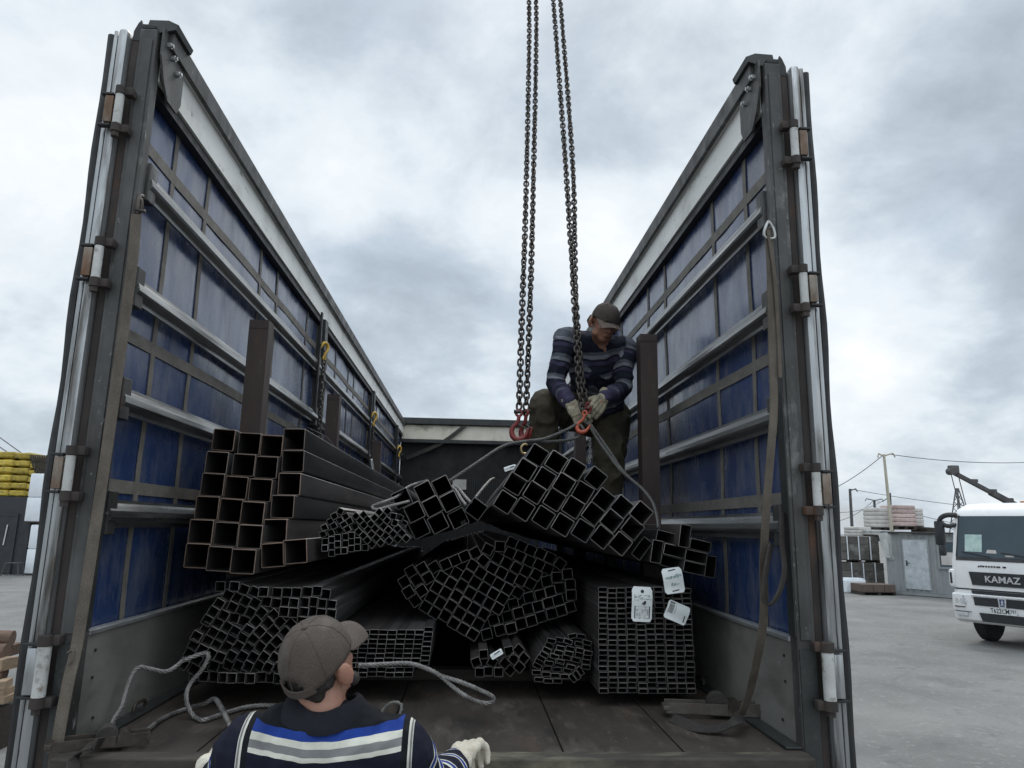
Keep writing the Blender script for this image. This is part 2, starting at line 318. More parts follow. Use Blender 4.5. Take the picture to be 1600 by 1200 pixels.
# floor: boards with joints, steel sill at the rear
fl = MB()
xs = [XL, XL+.42, XL+1.02, XL+1.62, XR-.42, XR]
ys = [2.58, 5.1, 7.6, 10.1, 12.0, YF]
for i in range(len(xs)-1):
    for j in range(len(ys)-1):
        fl.box(xs[i]+.003, xs[i+1]-.003, ys[j]+.003, ys[j+1]-.003, ZB-.03, ZB-.001*((i+j) % 2), bev=.002)
floor = part(fl, 'floor', M['floor'])
s = MB(); s.box(XL+.004, XR-.004, 2.50, 2.577, ZB-.16, ZB+.004, bev=.006)
part(s, 'rear_sill', M['sill'])
s = MB()
for x in (-.52, .42): s.box(x-.07, x+.07, 2.70, YF-.1, ZB-.45, ZB-.04)
for y in (3.2, 5.2, 7.2, 9.2, 11.2, 13.2): s.box(XL-.1, XR+.1, y-.05, y+.05, ZB-.14, ZB-.035)
part(s, 'chassis', M['post_dk'])
for y in (7.0, 8.35, 9.7):
    for x in (XL+.06, XR-.06):
        wv = MB(); sgn = 1 if x > 0 else -1
        prof = [(.20, .14), (.27, .17), (.46, .165), (.50, .12), (.50, -.12), (.46, -.165), (.27, -.17), (.20, -.10), (.0, -.08)]
        n = 28; base = len(wv.v)
        vs = []; fs = []
        for i, (r, d) in enumerate([(0, .08)]+prof):
            for j in range(n):
                a = 2*math.pi*j/n; vs.append((x+d*sgn, y+r*math.cos(a), .50+r*math.sin(a)))
        for i in range(len(prof)):
            for j in range(n): fs.append((i*n+j, i*n+(j+1) % n, (i+1)*n+(j+1) % n, (i+1)*n+j))
        wv.add(vs, fs); part(wv, 'wheel', M['tyre'], smooth=True)

ZR0, ZR1 = 2.05+1.715, 2.05+1.875
SL = [(2.05+1.285, 2.05+1.29), (2.05+.862, 2.05+.862), (2.05+.435, 2.05+.435), (2.05+.022, 2.05+.022)]
def side(sg, X):
    # sg = -1 left wall, +1 right wall; X inner face of the frame; outwards is sg
    o = lambda d: X+sg*d
    def bx(mb, d0, d1, *r, **k):
        a, b = sorted((o(d0), o(d1))); return mb.box(a, b, *r, **k)
    # tarpaulin: a gently billowing sheet outside the slats
    t = MB(); ny, nz_ = 150, 60
    ya, yb, za, zb = Y0-.0, YF, ZB+.30, ZR1+.03
    vs = []
    for side_ in (0, 1):
        for i in range(ny+1):
            for j in range(nz_+1):
                y = ya+(yb-ya)*i/ny; z = za+(zb-za)*j/nz_
                nn = noise.noise(Vector((y*1.1, z*2.3, 5*sg)))*.012+noise.noise(Vector((y*4.1, z*1.2, 9*sg)))*.005
                vs.append((o(.052+nn+.006*side_), y, z))
    fs = []; st = (ny+1)*(nz_+1)
    for q in (0, st):
        for i in range(ny):
            for j in range(nz_):
                a = q+i*(nz_+1)+j; fs.append((a, a+1, a+nz_+2, a+nz_+1))
    t.add(vs, fs); part(t, 'tarpaulin', M['tarp'], smooth=True)
    # seams (webbing welded to the tarpaulin)
    def seam(y0, z0, y1, z1, wd):
        n = 40; pth = []
        for k in range(n+1):
            y = y0+(y1-y0)*k/n; z = z0+(z1-z0)*k/n
            nn = noise.noise(Vector((y*1.1, z*2.3, 5*sg)))*.012+noise.noise(Vector((y*4.1, z*1.2, 9*sg)))*.005
            pth.append((o(.052+nn-.004), y, z))
        mb = MB(); mb.band(pth, (0, 1, 0) if abs(z1-z0) > abs(y1-y0) else (0, 0, 1), wd, .003)
        part(mb, 'seam', M['webbing'])
    yv = [2.98, 3.42, 4.33, 4.75, 5.65, 6.05, 6.5, 6.9, 7.72, 8.12, 8.94, 9.34, 10.16, 10.56, 11.38, 11.78, 12.6, 13.0]
    r2 = random.Random(3+sg)
    for y in yv:
        dy = (.02 if sg > 0 else 0)
        seam(y+dy+r2.uniform(-.02, .02), za+.01, y+dy+r2.uniform(-.03, .03), zb-.01, .037)
    for z in (2.05+1.47, 2.05+.70, 2.05+.125): seam(ya+.02, z, yb-.05, z+(.0), .05)
    # slats with end brackets, between the pillars
    for k, (z, _) in enumerate(SL):
        for (y0, y1) in ((Y0+.012, 5.99), (6.17, 9.31), (9.49, 12.6), (12.72, YF-.02)):
            mb = MB()
            prof = [(.006, -.050), (-.006, -.050), (-.006, -.034), (-.030, -.022), (-.035, -.012), (-.031, .010), (-.019, .028), (-.008, .038), (-.006, .050), (.006, .050)]
            Mx = Matrix(((sg, 0, 0, X+sg*.014), (0, 0, 1, y0), (0, 1, 0, z), (0, 0, 0, 1)))
            mb.prism(prof, Mx, y1-y0); sl = part(mb, 'slat', M['slat'])
            for yy in (y0, y1):
                b = MB(); ca = yy-.01 if yy == y0 else yy-.055
                bx(b, -.012, .046, ca, ca+.065, z-.075, z+.080, bev=.004)
                sub(b, 'bracket', M['post'], sl)
    # kick panel (aluminium drop side) with a bright top edge
    kp = MB(); bx(kp, .004, .034, Y0+.002, YF, ZB-.005, ZB+.345); k_ = part(kp, 'sideboard', M['kick'])
    kt = MB(); bx(kt, -.004, .038, Y0+.0, YF, ZB+.346, ZB+.362, bev=.003); sub(kt, 'edge_strip', M['alu'], k_)
    for yy, zz in ((Y0+.06, ZB+.29), (Y0+.06, ZB+.20), (Y0+.10, ZB+.06), (Y0+1.0, ZB+.31)):
        kb = MB(); kb.cyl((o(.006), yy, zz), (o(-.002), yy, zz), .005, 8); sub(kb, 'rivet', M['black'], k_)
    # raised steel edge with lashing slots along the floor
    ed = MB(); bx(ed, -.06, .0, 2.60, YF, ZB+.003, ZB+.011, bev=.002)
    part(ed, 'floor_rail', M['post_dk'])
    for yy in (3.05, 3.6):
        lg = MB(); lg.tube(spline([(o(-.035), yy-.05, ZB+.018), (o(-.035), yy-.04, ZB+.045), (o(-.035), yy+.04, ZB+.045), (o(-.035), yy+.05, ZB+.018)], .01), .007, 8)
        part(lg, 'lashing_ring', M['chain'], smooth=True)
    # top rail
    tr = MB()
    prof = [(.0, ZR0), (.0, ZR1), (-.012, ZR1+.004), (-.012, ZR1+.02), (.05, ZR1+.035), (.055, ZR0)]
    tr.prism([(a, b) for a, b in prof], Matrix(((sg, 0, 0, X), (0, 0, 1, Y0+.0), (0, 1, 0, 0), (0, 0, 0, 1))), YF-Y0-.01)
    rl = part(tr, 'top_rail', M['rail'])
    lp = MB(); prof = [(-.034, ZR1-.004), (-.040, ZR1+.07), (.05, ZR1+.085), (.06, ZR1+.037), (.05, ZR1+.039), (-.0135, ZR1+.024), (-.0135, ZR1-.004)]
    lp.prism(prof, Matrix(((sg, 0, 0, X), (0, 0, 1, Y0+.0), (0, 1, 0, 0), (0, 0, 0, 1))), YF-Y0-.02); sub(lp, 'roof_track', M['post'], rl)
    dk = MB(); bx(dk, .012, .05, Y0+.0, YF, ZR0-.045, ZR0-.002); sub(dk, 'curtain_track', M['black'], rl)
    # rear post, its seal strip, gusset plate with bolts
    po = MB(); bx(po, .0, .067, Y0-.06, Y0-.002, ZB-.45, ZR1+.03, bev=.005)
    bx(po, .012, .05, Y0-.066, Y0-.0605, ZB+.36, ZR1-.02, bev=.002)
    post = part(po, 'rear_post', M['post'])
    pf = MB(); bx(pf, -.003, .02, Y0-.056, Y0-.0, ZB+.37, ZB+1.25); sub(pf, 'inner_lining', M['post_dk'], post)
    sl_ = MB(); bx(sl_, .0685, .100, Y0-.050, Y0+.03, ZB-.45, ZR1+.0, bev=.005); sub(sl_, 'seal_strip', M['seal'], post)
    gp = MB()
    # the plate lies against the inner face of the rail: outline in (y,z)
    pts = [(Y0-.045, ZR1+.05), (Y0-.045, ZR0+.09), (Y0-.0, ZR0-.0), (Y0+.05, ZR0-.055), (Y0+.14, ZR0-.055), (Y0+.17, ZR0+.0), (Y0+.17, ZR1+.05)]
    gp.prism([(p[0], p[1]) for p in pts], Matrix(((0, 0, -sg, o(-.0125)), (1, 0, 0, 0), (0, 1, 0, 0), (0, 0, 0, 1))), .008)
    gs = sub(gp, 'gusset_plate', M['post'], post)
    for yy, zz in ((Y0-.0, ZR1-.0), (Y0+.045, ZR1-.025), (Y0+.10, ZR1-.06)):
        bt = MB(); bt.cyl((o(-.02), yy, zz), (o(-.034), yy, zz), .013, 6); bt.cyl((o(-.034), yy, zz), (o(-.042), yy, zz), .008, 10)
        sub(bt, 'bolt', M['alu'], gs)
    # torn roof-gear on top of the post
    tp = MB(); tp.prism([(-.052, ZR1+.060), (-.060, ZR1+.082), (-.02, ZR1+.100), (.055, ZR1+.098), (.066, ZR1+.04), (.04, ZR1+.035)], Matrix(((sg, 0, 0, X), (0, 0, 1, Y0-.02), (0, 1, 0, 0), (0, 0, 0, 1))), .16)
    sub(tp, 'roof_bracket', M['post_dk'], post)
    tp = MB(); tp.prism([(.070, ZR1-.02), (.062, ZR1+.03), (.070, ZR1+.072), (.080, ZR1+.058), (.094, ZR1+.022), (.096, ZR1-.02)], Matrix(((sg, 0, 0, X), (0, 0, 1, Y0-.052), (0, 1, 0, 0), (0, 0, 0, 1))), .012)
    tp.box(*sorted((o(.012), o(.064))), Y0-.058, Y0-.02, ZR1+.031, ZR1+.052, bev=.004)
    sub(tp, 'torn_clip', M['black'], post)
    # lower patch plate on the post
    pp = MB(); bx(pp, .004, .063, Y0-.0665, Y0-.0602, ZB-.40, ZB+.33); sub(pp, 'patch_plate', M['post_dk'], post)
    # middle pillars
    for y in (6.08, 9.40, 12.66):
        mb = MB(); bx(mb, -.022, .046, y-.055, y+.055, ZB, ZR0, bev=.005); part(mb, 'side_pillar', M['post_dk'])
    # rear door folded back along the outside: panel, bright edge profiles, hinges
    D0, D1 = .103, .166
    dr = MB(); bx(dr, D0, D1, Y0-.02, Y0+1.22, ZB-.34, ZR1-.0); door = part(dr, 'rear_door', M['post_dk'])
    de = MB(); bx(de, D0-.002, D0+.038, Y0-.080, Y0-.022, ZB-.35, ZR1+.015, bev=.016)
    sub(de, 'edge_profile', M['alu_v'], door, smooth=True)
    de = MB(); bx(de, D0+.042, D0+.058, Y0-.066, Y0-.022, ZB-.35, ZR1+.01, bev=.004)
    sub(de, 'edge_bead', M['alu_v'], door, smooth=True)
    gk = MB(); n = 30
    pth = [(o(D1+.010+.003*math.sin(k*1.1)), Y0-.045+.004*math.sin(k*.9), ZB-.35+(ZR1+.0-ZB+.35)*k/n) for k in range(n+1)]
    gk.tube(pth, .016, 8); sub(gk, 'door_gasket', M['black'], door, smooth=True)
    HZ = [P(148, 415, 2.6).z, P(95, 740, 2.6).z, P(45, 1045, 2.6).z, P(183, 180, 2.6).z]
    for hz in HZ:
        big = hz < 1.9; hh = .078 if big else .060; hx = .086
        h = MB(); h.cyl((o(hx), Y0-.102, hz-hh), (o(hx), Y0-.102, hz+hh), .0155 if not big else .021, 16)
        hin = part(h, 'hinge', M['hinge_w'], smooth=True)
        for e_, f_ in ((1, 0), (-1, 1)):
            c = MB(); z1_, z2_ = sorted((hz+e_*(hh+.002), hz+e_*(hh+.033)))
            c.cyl((o(hx), Y0-.102, z1_), (o(hx), Y0-.102, z2_), .0185 if not big else .024, 16)
            if f_: c.cyl((o(hx), Y0-.102, z1_-.02), (o(hx), Y0-.102, z1_+.001), .015, 6)
            c.box(*sorted((o(hx-.045), o(hx-.012))), Y0-.105, Y0-.07, z1_, z2_, bev=.003)
            sub(c, 'pin_cap', M['seal'], hin, smooth=True)
        l = MB(); bx(l, hx+.021, hx+.052, Y0-.108, Y0-.079, hz-hh+.006, hz+hh-.006, bev=.003)
        sub(l, 'hinge_leaf', M['alu_v'] if big else M['rusty'], hin, smooth=True)
        for zz in (hz+hh+.0, hz-hh-.008):
            b2 = MB(); bx(b2, hx+.024, hx+.070, Y0-.106, Y0-.08, zz, zz+.009, bev=.002); sub(b2, 'clamp', M['black'], hin)
side(-1, XL); side(1, XR)
# front bulkhead: corrugated wall, beige header, dark strap and plate
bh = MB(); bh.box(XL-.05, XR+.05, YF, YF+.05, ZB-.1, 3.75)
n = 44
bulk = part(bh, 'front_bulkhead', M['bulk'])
rb = MB()
for i in range(n):
    x = XL+.45+(XR-XL-.6)*i/(n-1); rb.box(x-.012, x+.012, YF-.03, YF-.002, ZB+.2, 2.95)
sub(rb, 'rib', M['post_dk'], bulk)
hd = MB(); hd.box(XL-.12, XR+.12, YF-.14, YF+.04, 2.05+1.62, 2.05+1.90, bev=.01); head = sub(hd, 'header_panel', mat('stained_beige_panel', (.68, .63, .51), (.80, .76, .65), rough=.6, scale=2.5, extra=[((.16, .13, .09), 3, .52, .7, .8)]), bulk)
hc = MB(); hc.box(XL-.18, XR+.18, YF-.22, YF+.06, 2.05+1.905, 2.05+2.03, bev=.01); hc.box(XL-.18, XL-.02, YF-.21, YF-.15, 2.05+1.62, 2.05+1.90, bev=.01)
hc.box(XL-.1, XR+.1, YF-.19, YF-.145, 2.05+1.55, 2.05+1.618, bev=.006)
sub(hc, 'header_cap', M['post_dk'], bulk)
pl = MB(); c = P(718, 757, YF-.035); pl.box(c.x-.13, c.x+.13, YF-.04, YF-.0305, c.z-.095, c.z+.095); sub(pl, 'notice_plate', M['bag'], bulk)
sb = MB(); a = P(728, 664, YF-.2); b = P(690, 692, YF-.17); c = P(635, 716, YF-.1)
sb.band(spline([a, b, c], .1), (0, .15, 1), .075, .01); sub(sb, 'slack_strap', M['strap_dk'], bulk)

# ------------------------------------------------------------------ stanchions (loose steel stakes standing along both walls)
def stake(pxl, pyt, Y, sg, label, wd=.100, lean=0):
    X = (XL+.12+wd/2) if sg < 0 else (XR-.10-wd/2)
    q = PX(pxl, pyt, X); Y, top = q.y, q.z
    st = MB(); f_, th = wd/2, .008
    # open channel section, flat face to the rear
    prof = [(-f_, -f_), (f_, -f_), (f_, f_), (f_-th*1.3, f_), (f_-th*1.3, -f_+th*1.3), (-f_+th*1.3, -f_+th*1.3), (-f_+th*1.3, f_), (-f_, f_)]
    root = thing('steel_stanchion', label, 'stanchion', (X, Y, ZB), 'brown stanchions standing inside the trailer')
    st.prism([(a, b) for a, b in prof], Matrix(((1, 0, 0, 0), (0, 1, 0, 0), (0, 0, 1, .017), (0, 0, 0, 1))), top-ZB-.03)
    o = st.build('channel', M['rustbrown'], root)
    b = MB(); b.box(-f_-.03, f_+.03, -f_-.03, f_+.03, .017, .03); b.build('base_plate', M['rustbrown'], root)
    c = MB(); c.box(-f_+.003, f_-.003, -f_-.002, -f_+.0, top-ZB-.06, top-ZB-.052); c.build('weld_mark', M['seal'], root)
    return root
stake(410, 500, 4.25, -1, 'brown steel stanchion at left wall, standing right behind the stack of large tubes')
stake(523, 615, 6.55, -1, 'second brown stanchion along left wall, beside chain with the biggest yellow hook')
stake(590, 688, 9.9, -1, 'third brown stanchion along left wall, near the front bulkhead')
stake(1010, 522, 4.15, 1, 'tall brown steel stanchion at right wall, just right of the crouching worker')
stake(906, 660, 6.9, 1, 'brown stanchion at right wall seen between the legs of the upper worker')
# ------------------------------------------------------------------ steel tubes
TL = 6.0
def tube_mesh(name, wd, ht, th, rad, mats):
    def ring(a, b, r, n=3):
        o = []
        for cx_, cz_, a0 in ((a-r, b-r, 0), (-a+r, b-r, 90), (-a+r, -b+r, 180), (a-r, -b+r, 270)):
            for k in range(n+1):
                t = R_(a0+90*k/n); o.append((cx_+r*math.cos(t), cz_+r*math.sin(t)))
        return o
    A = ring(wd/2, ht/2, rad); B = ring(wd/2-th, ht/2-th, max(.0008, rad-th)); n = len(A)
    mb = MB(); e = min(.0012, th*.3)
    A2 = ring(wd/2-e, ht/2-e, max(.001, rad-e))
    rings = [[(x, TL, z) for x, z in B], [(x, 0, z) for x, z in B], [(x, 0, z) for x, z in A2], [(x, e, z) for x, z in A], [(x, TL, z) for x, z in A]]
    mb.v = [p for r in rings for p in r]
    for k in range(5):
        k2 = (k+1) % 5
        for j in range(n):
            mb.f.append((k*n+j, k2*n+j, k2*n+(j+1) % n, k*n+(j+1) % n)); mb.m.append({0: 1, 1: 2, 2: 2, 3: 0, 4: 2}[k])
    me = bpy.data.meshes.new(name); me.from_pydata(mb.v, [], mb.f)
    for m in mats: me.materials.append(m)
    me.polygons.foreach_set('material_index', mb.m); me.polygons.foreach_set('use_smooth', [True]*len(mb.f)); me.update()
    bm = bmesh.new(); bm.from_mesh(me); bmesh.ops.recalc_face_normals(bm, faces=bm.faces[:]); bm.to_mesh(me); bm.free()
    me.set_sharp_from_angle(angle=R_(50))
    return me
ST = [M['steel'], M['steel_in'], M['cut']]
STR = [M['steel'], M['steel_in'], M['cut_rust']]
me100 = tube_mesh('large_square_tube', .099, .099, .0038, .007, STR)
me80 = tube_mesh('square_tube', .0805, .0805, .0032, .007, ST)
me50 = tube_mesh('medium_square_tube', .0490, .0490, .0019, .004, ST)
me40 = tube_mesh('small_square_tube', .0398, .0398, .0018, .003, ST)
me28 = tube_mesh('slim_square_tube', .0286, .0286, .0022, .003, ST)
me105 = tube_mesh('wide_rectangular_tube', .099, .049, .0026, .004, ST)
me42 = tube_mesh('flat_rectangular_tube', .0392, .0203, .0016, .002, ST)
ORD = ['first', 'second', 'third', 'fourth', 'fifth', 'sixth', 'seventh', 'eighth', 'ninth', 'tenth', 'eleventh', 'twelfth', 'thirteenth', 'fourteenth', 'fifteenth', 'sixteenth', 'seventeenth', 'eighteenth', 'nineteenth', 'lowest']
rt = random.Random(11)
def tube(me, p, ang, label, group, cat='steel tube', jy=.02, yaw=.25):
    o = bpy.data.objects.new(me.name, me); col.objects.link(o)
    o.location = (p.x, p.y+rt.uniform(-jy, jy), p.z)
    o.rotation_euler = (R_(rt.uniform(-.04, .04)), R_(ang+rt.uniform(-.8, .8)), R_(rt.uniform(-yaw, yaw)*.3))
    return tag(o, label, cat, group)
def Z(x0, y0, s): return lambda x, y: (x0+x/s, y0+y/s)
Z0 = Z(270, 640, 4.286); Z1 = Z(490, 740, 6.4); Z2 = Z(740, 680, 6.0); Z3 = Z(920, 740, 6.667); Z4 = Z(270, 890, 6.316); Z5 = Z(400, 890, 6.316)
Z6 = Z(610, 830, 6.667); Z7 = Z(740, 830, 6.667); Z8 = Z(720, 970, 7.273); Z9 = Z(920, 900, 6.667); Z10 = Z(540, 960, 10.0)
# big square tubes, stacked against the left wall
rows = [[(340, 203), (512, 228), (660, 243), (815, 200)], [(287, 353), (478, 372), (628, 388), (805, 345)], [(265, 503), (417, 522), (587, 540), (778, 498)],
        [(222, 658), (383, 675), (537, 695), (738, 650)], [(192, 817), (352, 835), (520, 852), (688, 812)], [(155, 980), (315, 1000), (475, 1017), (670, 975), (822, 950)]]
big = []
for r, row in enumerate(rows):
    rn = ['top', 'second', 'third', 'fourth', 'fifth', 'bottom'][r]
    for i, (x, y) in enumerate(row):
        Y = 3.32-.05*r+(.0 if i < 3 else .03)
        o = tube(me100, P(*Z0(x, y), Y), 2 if i < 3 else (-1 if r < 5 else -5), 'large square tube, %s from the left in the %s row of the left stack' % (ORD[i], rn), 'large square tubes stacked at the left wall', jy=.012)
        big.append(o)
# slim square tubes in the loose bundle right of that stack
g_ = 'slim square tubes in the loose fanned bundle'
lab = 'slim square tube in the fanned bundle between large stack and middle pile'
for x, y in [(268, 378), (205, 425), (315, 430), (163, 480), (258, 468), (365, 475), (112, 540), (205, 522), (300, 510), (410, 528), (93, 605), (172, 590), (252, 568), (342, 553)]:
    tube(me28, P(*Z1(x, y), 3.24), -30 if y > 380 else 25, lab, g_)
for x, y in [(112, 680), (180, 660), (246, 640), (314, 630), (380, 617), (112, 745), (180, 728), (246, 705), (314, 702), (380, 682), (445, 672), (178, 798), (244, 775), (309, 770), (377, 750), (442, 740), (510, 740)]:
    tube(me28, P(*Z1(x, y), 3.22), -3, lab, g_)
for x, y in [(540, 665), (580, 708), (422, 424), (460, 468), (497, 515), (540, 560), (580, 605), (628, 645), (673, 690), (497, 412), (535, 460), (578, 502), (618, 548), (665, 592), (715, 620), (757, 670),
             (610, 440), (655, 480), (697, 525), (750, 562), (795, 605), (838, 655), (655, 385), (692, 430), (735, 468), (838, 548), (880, 595), (928, 648), (737, 375), (452, 580), (500, 620)]:
    tube(me28, P(*Z1(x, y), 3.24), 42, lab, g_)
for x, y in [(795, 425), (812, 492)]: tube(me28, P(*Z1(x, y), 3.24), 12, lab, g_)
for x, y in [(865, 440), (905, 500), (885, 540)]: tube(me28, P(*Z1(x, y), 3.40), 30, lab, g_)
# square tubes of the middle pile
g_ = 'square tubes of the small tilted pile in the middle'
for (x, y), l in zip([(885, 252), (1108, 178), (1283, 120), (1010, 385), (1190, 328), (1365, 280), (1058, 548), (1245, 495), (1447, 448)],
                     [a+' in the %s row of the small tilted middle pile' % b for b in ('top', 'middle', 'bottom') for a in ('left tube', 'centre tube', 'right tube')]):
    tube(me80, P(*Z1(x, y), 3.42), -28, 'square steel tube, '+l, g_)
tube(me80, P(*Z2(25, 690), 3.36), 35, 'lone square tube leaning between the middle pile and the big slanting pile', None)
g_ = 'square tubes of the big slanting pile under the hook'
prow = [[Z2(600, 185), Z2(773, 252), Z2(948, 322), Z2(1150, 400), Z3(155, 270), Z3(350, 345), Z3(548, 410)],
        [Z2(485, 325), Z2(668, 405), Z2(845, 460), Z2(1030, 535), Z3(45, 420), Z3(240, 490), Z3(460, 570)],
        [Z2(390, 455), Z2(572, 537), Z2(760, 605), Z2(935, 675), Z2(1100, 740)][:4],
        [Z2(295, 627), Z2(468, 695), Z2(658, 770), Z2(838, 840), Z2(1020, 895), Z3(135, 660), Z3(335, 730)]]
for r, row in enumerate(prow):
    rn = ['top', 'second', 'third', 'bottom'][r]
    for i, (x, y) in enumerate(row):
        an = 31 if x < 915 else 37+(x-915)*.04
        tube(me80, P(x, y, 3.15), an, 'square tube, %s from the left in the %s row of the big slanting pile' % (ORD[i], rn), g_, jy=.015)
# wide rectangular tubes at the right wall
g_ = 'wide rectangular tubes at the right end of the upper layer'
for x, y, a, l, dy in [(555, 780, -53, 'wide rectangular tube tilted alone beside the slanting square tubes', 0), (820, 665, 13, 'wide rectangular tube lying flat, topmost left of the small right heap', .02),
                   (708, 812, 100, 'upright wide rectangular tube at the left edge of the small right heap', 0), (895, 805, 13, 'wide rectangular tube in the centre of the small right heap', .0),
                   (1003, 650, 98, 'upright wide rectangular tube on top of the small right heap, long side visible', -.05), (868, 925, 13, 'wide rectangular tube right above the handwritten white tag', .01),
                   (1120, 865, 12, 'wide rectangular tube in the middle right of the small right heap', 0), (1100, 985, 12, 'lowest wide rectangular tube of the small right heap', -.02),
                   (1165, 750, 11, 'darker wide rectangular tube at the upper right of the small right heap', .12), (1270, 970, 98, 'dark upright wide rectangular tube nearest the right wall', .16)]:
    p = P(*Z3(x, y), 3.22+dy); tube(me105, p, a, l, g_, jy=.004)
# small square tubes, lower left
g_ = 'small square tubes in the lower left bundle'; lab = 'small square tube in the jumbled lower left bundle behind the capped man'
L4 = [(462, 168, 0), (612, 165, 5), (710, 195, 20), (800, 222, 22), (903, 218, 3), (1015, 230, 3),
      (537, 255, 28), (632, 283, 28), (722, 308, 28), (812, 330, 28), (920, 315, 8), (1010, 338, 5),
      (467, 335, 28), (592, 370, 25), (680, 400, 25), (770, 422, 28), (885, 420, 40), (990, 450, 45),
      (410, 412, 28), (505, 452, 25), (598, 480, 12), (690, 512, 22), (822, 512, 40), (935, 525, 42), (1050, 520, 42),
      (350, 498, 28), (440, 535, 28), (530, 575, 28), (622, 605, 28), (745, 595, 30), (862, 610, 40), (980, 610, 42), (1105, 620, 42),
      (315, 580, 28), (400, 618, 28), (487, 658, 28), (575, 690, 28), (685, 670, 28), (785, 692, 38), (912, 680, 40), (1035, 705, 42),
      (245, 655, 28), (335, 708, 28), (430, 740, 28), (520, 770, 28), (635, 760, 28), (742, 775, 30), (855, 770, 35), (960, 780, 38), (1065, 800, 38),
      (207, 742, 30), (295, 790, 28), (390, 825, 28), (480, 858, 20), (590, 845, 28), (695, 855, 28), (800, 860, 30), (905, 862, 32), (1010, 868, 32),
      (160, 832, 30), (255, 880, 30), (400, 955, 15), (548, 940, 22), (650, 950, 25), (748, 950, 25), (845, 955, 25), (945, 965, 25), (1045, 965, 28),
      (115, 925, 32), (210, 985, 28), (290, 1062, 4)]
L4 += [(395+94*k, 1068, 0) for k in range(0, 9)]
for x, y, a in L4: tube(me40, P(*Z4(x, y), 3.1), a, lab, g_)
L5 = [(308, 225, 3), (403, 225, 3), (497, 222, 3), (597, 215, 2), (683, 243, 5), (287, 318, 4), (378, 328, 5), (470, 328, 5), (562, 322, 4), (648, 338, 5), (735, 355, 5),
      (285, 412, 4), (375, 420, 5), (463, 425, 5), (555, 420, 4), (648, 430, 5), (738, 440, 5), (335, 540, 42), (450, 515, 5), (545, 515, 5), (640, 525, 5), (732, 533, 5)]
L5 += [(400+95*i+8*(j % 2), 615+93*j, 5) for i in range(3) for j in range(4)]
for x, y, a in L5: tube(me40, P(*Z5(x, y), 3.1), a, lab, g_)
# medium tubes, centre
g_ = 'medium square tubes in the central bundle'; lab = 'medium square tube in the big dark central bundle under the upper layer'
LC = [(142, 530, -32), (210, 420, -32), (330, 388, -32), (455, 378, -33), (270, 510, -32), (395, 485, -32), (190, 632, -34), (325, 620, -34), (260, 728, -36),
      (575, 345, -25), (675, 305, -25), (775, 260, -25), (885, 225, -28),
      (365, 795, 30), (425, 690, 30), (482, 585, 30), (538, 480, 30), (460, 855, 30), (520, 750, 30), (577, 640, 30), (632, 540, 30), (690, 440, 30),
      (570, 885, 30), (632, 775, 30), (690, 672, 30), (745, 562, 30), (800, 460, 30), (858, 355, 30),
      (660, 962, 30), (720, 858, 30), (778, 750, 30), (832, 642, 30), (885, 540, 30), (940, 435, 30),
      (760, 1020, 30), (820, 918, 30), (875, 808, 30), (930, 700, 30), (982, 595, 30), (1035, 492, 30),
      (858, 1075, 30), (915, 970, 30), (975, 860, 30), (1030, 755, 30)]
for x, y, a in LC: tube(me50, P(*Z6(x, y), 3.48), a, lab, g_)
LC = [(260, 550, 30), (355, 600, 30), (462, 640, 30), (205, 650, 30), (300, 700, 30), (250, 800, 30),
      (250, 280, 28), (345, 335, 28), (445, 380, 28), (545, 415, 28), (650, 452, 28), (195, 385, 28), (295, 435, 28), (392, 490, 28), (492, 515, 28), (597, 552, 28),
      (380, 225, 26), (478, 262, 26), (580, 310, 26), (682, 348, 26), (778, 395, 26), (400, 120, 25), (497, 155, 25), (600, 200, 25), (703, 235, 25), (803, 280, 25), (898, 338, 36),
      (150, 190, 25), (100, 305, 35), (275, 160, 3), (415, 760, -15), (575, 690, -15), (695, 665, -15), (800, 630, -15), (758, 518, -14), (357, 895, -15), (467, 850, -15), (567, 815, -15), (672, 785, -15), (778, 745, -15), (880, 715, -15),
      (275, 1030, -17), (390, 1010, -15), (497, 970, -15), (600, 930, -15), (705, 895, -15), (812, 855, -15), (915, 825, -15), (1010, 790, -15), (208, 930, -20), (138, 1073, -15),
      (873, 482, -3), (975, 445, -5), (905, 595, -3), (1012, 557, -4), (1017, 665, -4)]
for x, y, a in LC: tube(me50, P(*Z7(x, y), 3.48), a, lab, g_)
# few small tubes at the bottom
g_ = 'loose small square tubes on the floor in the middle'; lab = 'loose small square tube in the little heap on the floor below central bundle'
for x, y, a in [(175, 475, -22), (260, 390, -5), (215, 585, 0), (312, 585, 0), (430, 585, 0), (360, 475, 30), (500, 480, 38), (545, 340, -12), (598, 430, 35), (655, 325, 42), (715, 422, 40), (560, 568, 40), (665, 525, 40)]:
    tube(me40, P(*Z8(x, y), 3.30), a, lab, g_)
